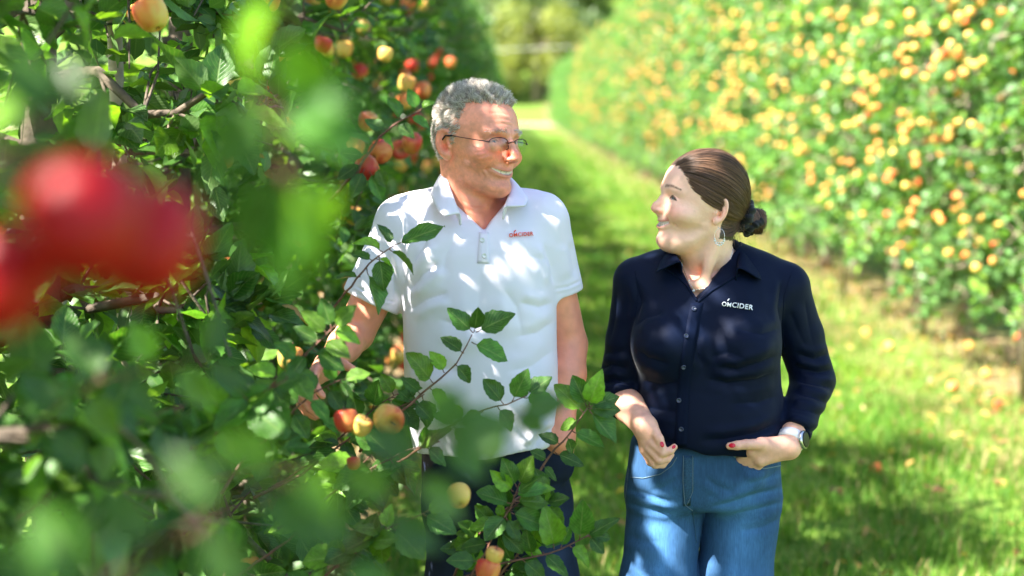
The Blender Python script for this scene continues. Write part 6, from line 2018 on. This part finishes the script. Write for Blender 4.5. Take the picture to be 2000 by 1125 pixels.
shoot('leafy_shoot', 'upright leafy shoot with reddish stem between the man and the woman', [(1050, 920), (1088, 880), (1122, 836), (1147, 796)], 2.72,
      [(1147, 795, 1122, 742), (1149, 793, 1168, 738), (1150, 794, 1204, 778), (1148, 797, 1205, 800), (1140, 806, 1092, 758), (1132, 820, 1098, 838), (1118, 842, 1172, 862), (1150, 800, 1196, 856), (1108, 852, 1118, 884), (1096, 868, 1058, 850), (1084, 884, 1136, 908), (1070, 898, 1040, 880), (1060, 908, 1085, 935)], root=P(985, 1010, 2.68))
shoot('leafy_shoot', 'leafy shoot in front of the white shirt, its tip at chest height', [(790, 800), (848, 748), (898, 702), (924, 654)], 2.70,
      [(925, 650, 880, 608), (926, 648, 934, 604), (929, 649, 996, 616), (921, 668, 986, 702), (906, 690, 866, 660), (888, 710, 918, 742), (868, 728, 848, 690), (846, 748, 808, 690), (838, 756, 872, 790), (822, 770, 790, 740), (808, 784, 842, 812)], root=P(700, 880, 2.72))
shoot('leafy_shoot', 'leafy shoot over the sleeve of the raised arm', [(690, 560), (722, 512), (750, 490), (772, 478)], 2.74,
      [(771, 478, 856, 446), (766, 480, 744, 440), (760, 486, 806, 524), (748, 492, 700, 462), (740, 500, 752, 556), (728, 508, 690, 496), (716, 524, 738, 600), (704, 540, 660, 545), (735, 505, 770, 515)], root=P(600, 640, 2.75), tilt=0.15)
shoot('leafy_shoot', 'short leafy shoot before the lower edge of the white shirt', [(850, 850), (930, 806), (990, 787), (1030, 772)], 2.66,
      [(1000, 784, 1028, 728), (1026, 772, 1072, 742), (1022, 776, 1078, 778), (984, 789, 948, 748), (972, 794, 1000, 832), (944, 802, 908, 822), (930, 806, 950, 845), (905, 820, 880, 790), (890, 830, 850, 815), (885, 832, 915, 870)], root=P(740, 930, 2.70))
shoot('leafy_shoot', 'leafy shoot with one small apple in front of the dark jeans', [(890, 1160), (955, 1065), (996, 995), (1012, 950)], 2.62,
      [(1000, 984, 938, 968), (1004, 978, 1066, 984), (1007, 964, 1050, 928), (1003, 960, 968, 926), (1012, 950, 1036, 896), (990, 1004, 952, 1044), (996, 1000, 1058, 1030), (1010, 952, 985, 900), (975, 1030, 925, 1020), (972, 1035, 1020, 1072), (958, 1060, 905, 1070), (950, 1072, 985, 1112), (935, 1095, 880, 1090), (928, 1104, 962, 1135), (1002, 968, 1062, 956), (988, 1010, 1012, 1050)], root=P(800, 1230, 2.60))
shoot('leafy_shoot', 'low leafy shoot with rounded dark leaves beside the knee of the man', [(960, 1110), (1050, 1082), (1110, 1066), (1152, 1046)], 2.64,
      [(1082, 1072, 1074, 1002), (1132, 1054, 1138, 982), (1142, 1050, 1200, 1014), (1148, 1047, 1190, 1050), (1112, 1065, 1150, 1090), (1060, 1078, 1104, 1112), (1040, 1086, 1026, 1038), (1020, 1092, 1060, 1128), (1000, 1098, 978, 1050), (1150, 1046, 1176, 1075), (1095, 1070, 1112, 1035)], root=P(850, 1150, 2.60))
shoot('leafy_shoot', 'leafy shoot with large rounded leaves under the pair of apples', [(560, 1060), (630, 985), (690, 925), (735, 880)], 2.60,
      [(735, 880, 700, 850), (737, 878, 790, 862), (725, 892, 770, 960), (700, 915, 640, 890), (690, 925, 745, 985), (670, 945, 610, 930), (655, 962, 700, 1020), (640, 978, 580, 990), (620, 998, 660, 1060), (600, 1018, 540, 1020), (580, 1040, 620, 1100)], root=P(430, 1150, 2.55))
shoot('leafy_shoot', 'leafy shoot carrying the orange apples below the reaching hand', [(640, 880), (690, 830), (740, 790), (775, 770)], 2.76,
      [(775, 770, 820, 758), (770, 772, 748, 735), (758, 780, 800, 800), (742, 790, 700, 770), (728, 798, 740, 745), (712, 812, 660, 790), (700, 820, 690, 770), (680, 840, 640, 820), (665, 856, 690, 890), (650, 872, 610, 870), (765, 775, 815, 785)], root=P(520, 960, 2.75))
shoot('leafy_shoot', 'leafy shoot above the red apple cluster beside the head of the man', [(700, 330), (740, 268), (782, 236), (822, 214)], 3.55,
      [(820, 214, 848, 196), (815, 216, 800, 178), (800, 226, 835, 246), (786, 234, 760, 196), (772, 242, 806, 262), (756, 254, 716, 236), (742, 266, 770, 282), (730, 282, 690, 262), (715, 305, 672, 296), (708, 318, 664, 345), (712, 330, 690, 380), (722, 335, 745, 385), (736, 325, 752, 362)], root=P(600, 440, 3.6), r0=0.0045)

shoot('leafy_shoot', 'leafy shoot half hiding the reaching forearm', [(470, 800), (540, 740), (600, 690), (650, 640)], 2.45,
      [(650, 640, 690, 600), (648, 642, 630, 590), (645, 646, 700, 660), (625, 668, 580, 640), (610, 682, 665, 720), (600, 690, 570, 730), (585, 703, 545, 670), (565, 722, 610, 770), (545, 738, 500, 710), (530, 750, 560, 800), (505, 772, 455, 760), (640, 652, 600, 610), (630, 662, 680, 690)], root=P(380, 900, 2.4))
shoot('leafy_shoot', 'leafy shoot crossing the fingers of the reaching hand', [(520, 860), (570, 800), (620, 765), (668, 742)], 2.50,
      [(668, 742, 716, 730), (664, 744, 690, 780), (655, 748, 640, 705), (640, 756, 668, 800), (622, 765, 590, 725), (605, 776, 640, 815), (588, 790, 550, 760), (570, 802, 600, 850), (550, 825, 510, 800)], root=P(430, 960, 2.45))
def bushy(label, stem, Y, n, ln=(48, 80), root=None):
    st = resample(np.array(stem, float), 6.0); lv_ = []
    for k in range(n):
        b = st[hz.integers(0, len(st))]; a = hz.uniform(0, 6.28); l = hz.uniform(*ln)
        lv_.append((b[0], b[1], b[0] + math.cos(a) * l, b[1] + math.sin(a) * l * 0.9 + 6))
    shoot('leafy_shoot', label, stem, Y, lv_, root=root)
bushy('bushy small-leaved shoot over the front of the dark jeans', [(880, 1130), (930, 1050), (990, 1000), (1040, 955)], 2.66, 30, (36, 60), root=P(800, 1220, 2.6))
bushy('bushy small-leaved shoot at the right leg of the dark jeans', [(960, 1140), (1015, 1080), (1050, 1020), (1075, 960)], 2.70, 24, (36, 60), root=P(880, 1230, 2.62))
bushy('bushy small-leaved shoot round the apples below the reaching arm', [(600, 910), (680, 860), (760, 805), (830, 770)], 2.74, 26, (34, 58), root=P(500, 980, 2.7))
bushy('bushy leafy shoot at the bottom left of the dark jeans', [(600, 1160), (680, 1080), (760, 1030), (830, 1000)], 2.50, 26, root=P(480, 1240, 2.45))
bushy('bushy leafy shoot over the lower hem of the white shirt', [(650, 960), (730, 915), (800, 880), (860, 862)], 2.58, 18, root=P(540, 1040, 2.5))
bushy('bushy leafy shoot on the far left below the blurred red apples', [(60, 1000), (160, 900), (260, 830), (360, 790)], 1.95, 30, (70, 110), root=P(-120, 1120, 1.9))
bushy('bushy leafy shoot left of the reaching hand in half shade', [(300, 960), (390, 860), (470, 790), (560, 740)], 2.15, 28, (60, 100), root=P(150, 1080, 2.1))
bushy('bushy leafy shoot at the lower left corner in shade', [(120, 1160), (240, 1080), (360, 1020), (470, 990)], 2.0, 28, (70, 110), root=P(-60, 1240, 1.95))
# blurred leaves close to the lens, on twigs of the nearest tree
near_sets = [
 ('blurred twig hanging across the upper left, its leaves grey-green and out of focus', [(600, -160), (560, 40), (520, 200), (560, 330)], 0.80,
  [(560, -20, 430, 140, 0.2), (545, 60, 620, 190, 0.3), (520, 190, 420, 330, 0.1), (530, 220, 700, 280, -0.1), (545, 270, 690, 180, 0.1), (560, 330, 640, 520, 0.2), (555, 320, 470, 480, 0.3), (560, 330, 560, 560, 0.1), (600, -100, 480, -30, 0.2)]),
 ('blurred twig at the left edge with pale sunlit leaves', [(-200, 420), (-60, 330), (40, 270), (110, 230)], 0.78,
  [(110, 230, 150, 90, 0.3), (100, 235, 20, 120, 0.1), (60, 255, -40, 200, 0.2), (40, 270, 130, 330, 0.2), (-20, 300, 60, 420, 0.3), (110, 230, 190, 190, 0.1)]),
 ('blurred dark leaves low in front of the lens', [(60, 1240), (250, 1120), (420, 1000), (560, 930)], 0.74,
  [(560, 930, 660, 990, 0.1), (540, 940, 430, 850, 0.3), (480, 970, 640, 1060, 0.2), (430, 1000, 330, 900, 0.2), (380, 1030, 480, 1130, 0.1), (300, 1080, 200, 960, 0.2), (250, 1110, 330, 1200, 0.1), (180, 1150, 60, 1020, 0.3), (120, 1190, 0, 1090, 0.2)]),
 ('blurred twig with dark leaves across the lower middle', [(560, 1230), (680, 1080), (780, 960), (860, 860)], 0.98,
  [(860, 860, 940, 930, 0.1), (855, 865, 890, 770, 0.2), (865, 858, 1000, 830, 0.0), (820, 910, 730, 840, 0.2), (800, 935, 900, 1010, 0.2), (770, 975, 680, 930, 0.2), (740, 1010, 850, 1070, 0.1), (700, 1060, 600, 1010, 0.2), (660, 1110, 760, 1170, 0.2)]),
 ('blurred leafy twig in the middle of the left side', [(60, 860), (160, 760), (280, 720), (400, 700)], 1.25,
  [(400, 700, 470, 760, 0.1), (395, 702, 430, 620, 0.2), (340, 712, 400, 790, 0.2), (300, 718, 260, 640, 0.2), (240, 735, 300, 810, 0.1), (200, 745, 130, 660, 0.3), (160, 762, 220, 850, 0.1), (120, 800, 40, 740, 0.2), (90, 835, 160, 910, 0.1)]),
 ('long blurred leaf twig crossing before the white shirt', [(800, 880), (880, 830), (950, 815), (1010, 805)], 1.35,
  [(1010, 805, 1100, 785, 0.0), (1005, 806, 1060, 840, 0.1), (950, 815, 960, 900, 0.1), (900, 825, 850, 770, 0.1), (880, 835, 930, 920, 0.1)]),
]
for lab, st, Y, lv_ in near_sets:
    rt = P(*st[0], Y) + np.array((-0.25, 0.05, -0.05))
    shoot('blurred_twig', lab, st, Y, lv_, root=rt, r0=0.0017)

# ------------------------------------------------------------------ apples of the left-hand row, each where it hangs
def px_size(px, d=0.058): return d * FPX / px
hero = [(740, 298, 44, 'R', 'red apple in the cluster by the head of the man, the frontmost', (1.2, 0.3, 2.6)),
        (780, 292, 37, 'R', 'red apple in the cluster by the head of the man, showing its calyx', (1.6, 0.2, 0.3)),
        (804, 281, 38, 'R', 'dark red apple nearest the hair of the man, in the cluster', (0.5, -0.4, 1.0)),
        (718, 330, 45, 'R', 'pale pink apple hanging lowest left in the cluster by the man', (0.9, 0.1, 4.0)),
        (783, 321, 28, 'M', 'small half-hidden apple at the bottom of the cluster by the man', (0.2, 0.4, 1.0)),
        (758, 816, 57, 'M', 'orange-yellow apple with its calyx to the front below the reaching arm', (1.75, 0.1, 0.4)),
        (676, 823, 46, 'R', 'red apple left of the orange-yellow one below the reaching arm', (0.2, 0.3, 2.6)),
        (705, 833, 40, 'Y', 'pale apple squeezed between the red and the orange-yellow one', (0.4, 0.3, 0.6)),
        (897, 970, 45, 'M', 'single orange apple in front of the dark jeans', (0.6, 0.9, 2.4)),
        (952, 1116, 48, 'R', 'red apple at the bottom edge below the dark jeans', (0.3, 0.1, 2.2)),
        (965, 1086, 34, 'M', 'orange apple half hidden just above the bottom red one', (0.3, 0.1, 1.2)),
        (794, 164, 33, 'M', 'orange apple in the leaves above the red cluster', (0.3, 0.1, 1.2)),
        (826, 178, 30, 'R', 'red apple beside the orange one above the cluster', (0.3, 0.5, 2.2)),
        (880, 123, 20, 'M', 'small orange apple far along the shaded row above the hair of the man', None),
        (720, 240, 34, 'M', 'dull orange apple in shade above the red cluster', None),
        (655, 12, 30, 'M', 'orange apple at the top edge, right of the blurred leaf', None),
        (610, 4, 30, 'Y', 'yellow apple at the top edge, left of the orange one', None),
        (528, 5, 34, 'Y', 'yellow apple cut by the top edge', None),
        (700, 20, 24, 'R', 'small red apple near the top edge above the shoulder', None),
        (712, 62, 22, 'R', 'small red apple under the top edge in deep shade', None),
        (460, 165, 34, 'Y', 'pale yellow apple in the dark leaves at upper left', None),
        (296, 30, 62, 'M', 'pink and yellow apple at the top left beside the stake', None),
        (262, 26, 50, 'Y', 'yellow apple touching the stake at the top left', None),
        (438, 312, 34, 'M', 'orange apple half in shade above the blurred red one', None),
        (600, 290, 24, 'M', 'orange fruitlet left of the red cluster', None),
        (655, 292, 18, 'R', 'tiny pink fruitlet left of the red cluster', None),
        (566, 700, 48, 'M', 'dull orange apple in shade left of the reaching hand', None),
        (300, 1000, 40, 'M', 'orange apple low on the left among dark leaves', None),
        (488, 1108, 40, 'M', 'orange apple at the bottom edge on the left', None),
        (60, 768, 44, 'M', 'orange apple in a sun fleck at the left edge', None),
        (392, 722, 16, 'M', 'tiny bright orange fruitlet in the dark gap on the left', None),
        (628, 915, 30, 'M', 'orange apple under the bright leaf at lower left', None),
        (52, 105, 40, 'M', 'apple in a sun fleck at the upper left edge', None),
        (787, 714, 22, 'R', 'dark red apple peeping out beside the white shirt', None),
        (690, 905, 26, 'R', 'dark red apple half hidden below the pale one', None),
        (722, 776, 24, 'R', 'small dark red apple just above the orange-yellow one', None),
        (735, 130, 26, 'M', 'dull apple in shade right of the top red ones', None),
        (450, 520, 30, 'M', 'orange apple glimpsed right of the blurred red one', None),
        (370, 560, 30, 'Y', 'yellow apple glimpsed below the blurred red one', None)]
for (x, y, d, k, lab, rot) in hero:
    Y = px_size(d)
    if x < 700 and Y > 4.0 and x < 600: Y = min(Y, 3.6)
    if 640 < x < 1000 and y > 800: Y = 2.42
    c = P(x, y, Y)
    apple(c, d / FPX * Y * 1.0, {'R': APPLE_RED, 'M': APPLE_MIX, 'Y': APPLE_YEL}[k][hz.integers(0, 3)], lab, 'apples on the left-hand row', rot)
for (x, y, Y, s, lab) in ((160, 440, 0.62, 0.050, 'large blurred red apple close to the lens on the left'), (285, 482, 0.66, 0.048, 'second blurred red apple close to the lens, right of the large one'), (-5, 560, 0.66, 0.046, 'blurred dark red apple cut by the left edge')):
    apple(P(x, y, Y), s, APPLE_DEEP, lab, 'apples on the left-hand row', (0.5, 0.5, 2.4 if y < 500 else 2.0))
# twig they hang from
mb = MB(); pts = resample(np.array([P(-260, 300, 0.62), P(-60, 330, 0.62), P(160, 330, 0.63), P(320, 380, 0.66)]), 0.02)
mb.tube(pts, [0.004 * (1.2 - 0.6 * k / len(pts)) for k in range(len(pts))], 7)
o = mb.build('fruit_twig', TWIG); tag(o, 'twig close to the lens that carries the blurred red apples', 'branch', 'leafy shoots reaching out of the left-hand row')

# stake on the left and fallen apples
mb = MB(); mb.tube([(0, 0, 0), (0.004, 0, 1.5), (0.0, 0.01, 3.3)], [0.018, 0.017, 0.016], 10)
o = mb.build('stake', STAKE); o.location = (float(P(222, 100, 3.25)[0]), 3.25, 0); tag(o, 'pale wooden stake among dark leaves at the upper left', 'stake')
mb = MB(); c = P(222, 48, 3.25)
mb.tube([c + 0.024 * np.array((math.cos(t), math.sin(t), 0.1 * math.cos(t))) for t in np.linspace(0, 6.28, 20)], 0.003, 6); mb.tube([c + np.array((-0.02, -0.02, 0)), c + np.array((-0.04, -0.03, 0.08)), c + np.array((-0.035, -0.03, 0.16))], 0.004, 6)
mb.build('tie', simple_mat('dark_rubber_tie', (0.03, 0.04, 0.04), 0.6), o)
def on_ground(px, py):
    o_, d = ray(px, py); t = -o_.z / d.z; return o_ + d * t
fall = [(1710, 938, 'R', 'red apple lying alone on the grass right of the woman'), (1892, 690, 'M', 'fallen orange apple near the right edge by the row'), (1985, 668, 'R', 'fallen apple at the far right edge in the sun'), (1862, 768, 'M', 'fallen apple on the grass below the trunks, in front of the litter'), (1735, 690, 'M', 'fallen apple left of the trunks in the dry grass'), (1690, 660, 'Y', 'fallen yellow apple just left of the pale trunk'), (1800, 655, 'M', 'fallen apple at the foot of the pale trunk'), (1950, 800, 'R', 'fallen red apple in the half shade at the right'), (1560, 585, 'M', 'fallen apple behind the shoulder of the woman'), (1925, 742, 'Y', 'fallen yellow apple in the sunny grass at the right')]
for (x, y, k, lab) in fall:
    g = on_ground(x, y); z = float(gz([g.x], [g.y])[0])
    apple((g.x, g.y, z + 0.034), 0.060, {'R': APPLE_RED, 'M': APPLE_MIX, 'Y': APPLE_YEL}[k][hz.integers(0, 3)], lab, 'apples lying on the ground', (hz.uniform(0.4, 1.8), hz.uniform(-0.6, 0.6), hz.uniform(0, 6.28)))
build_man()
build_woman()
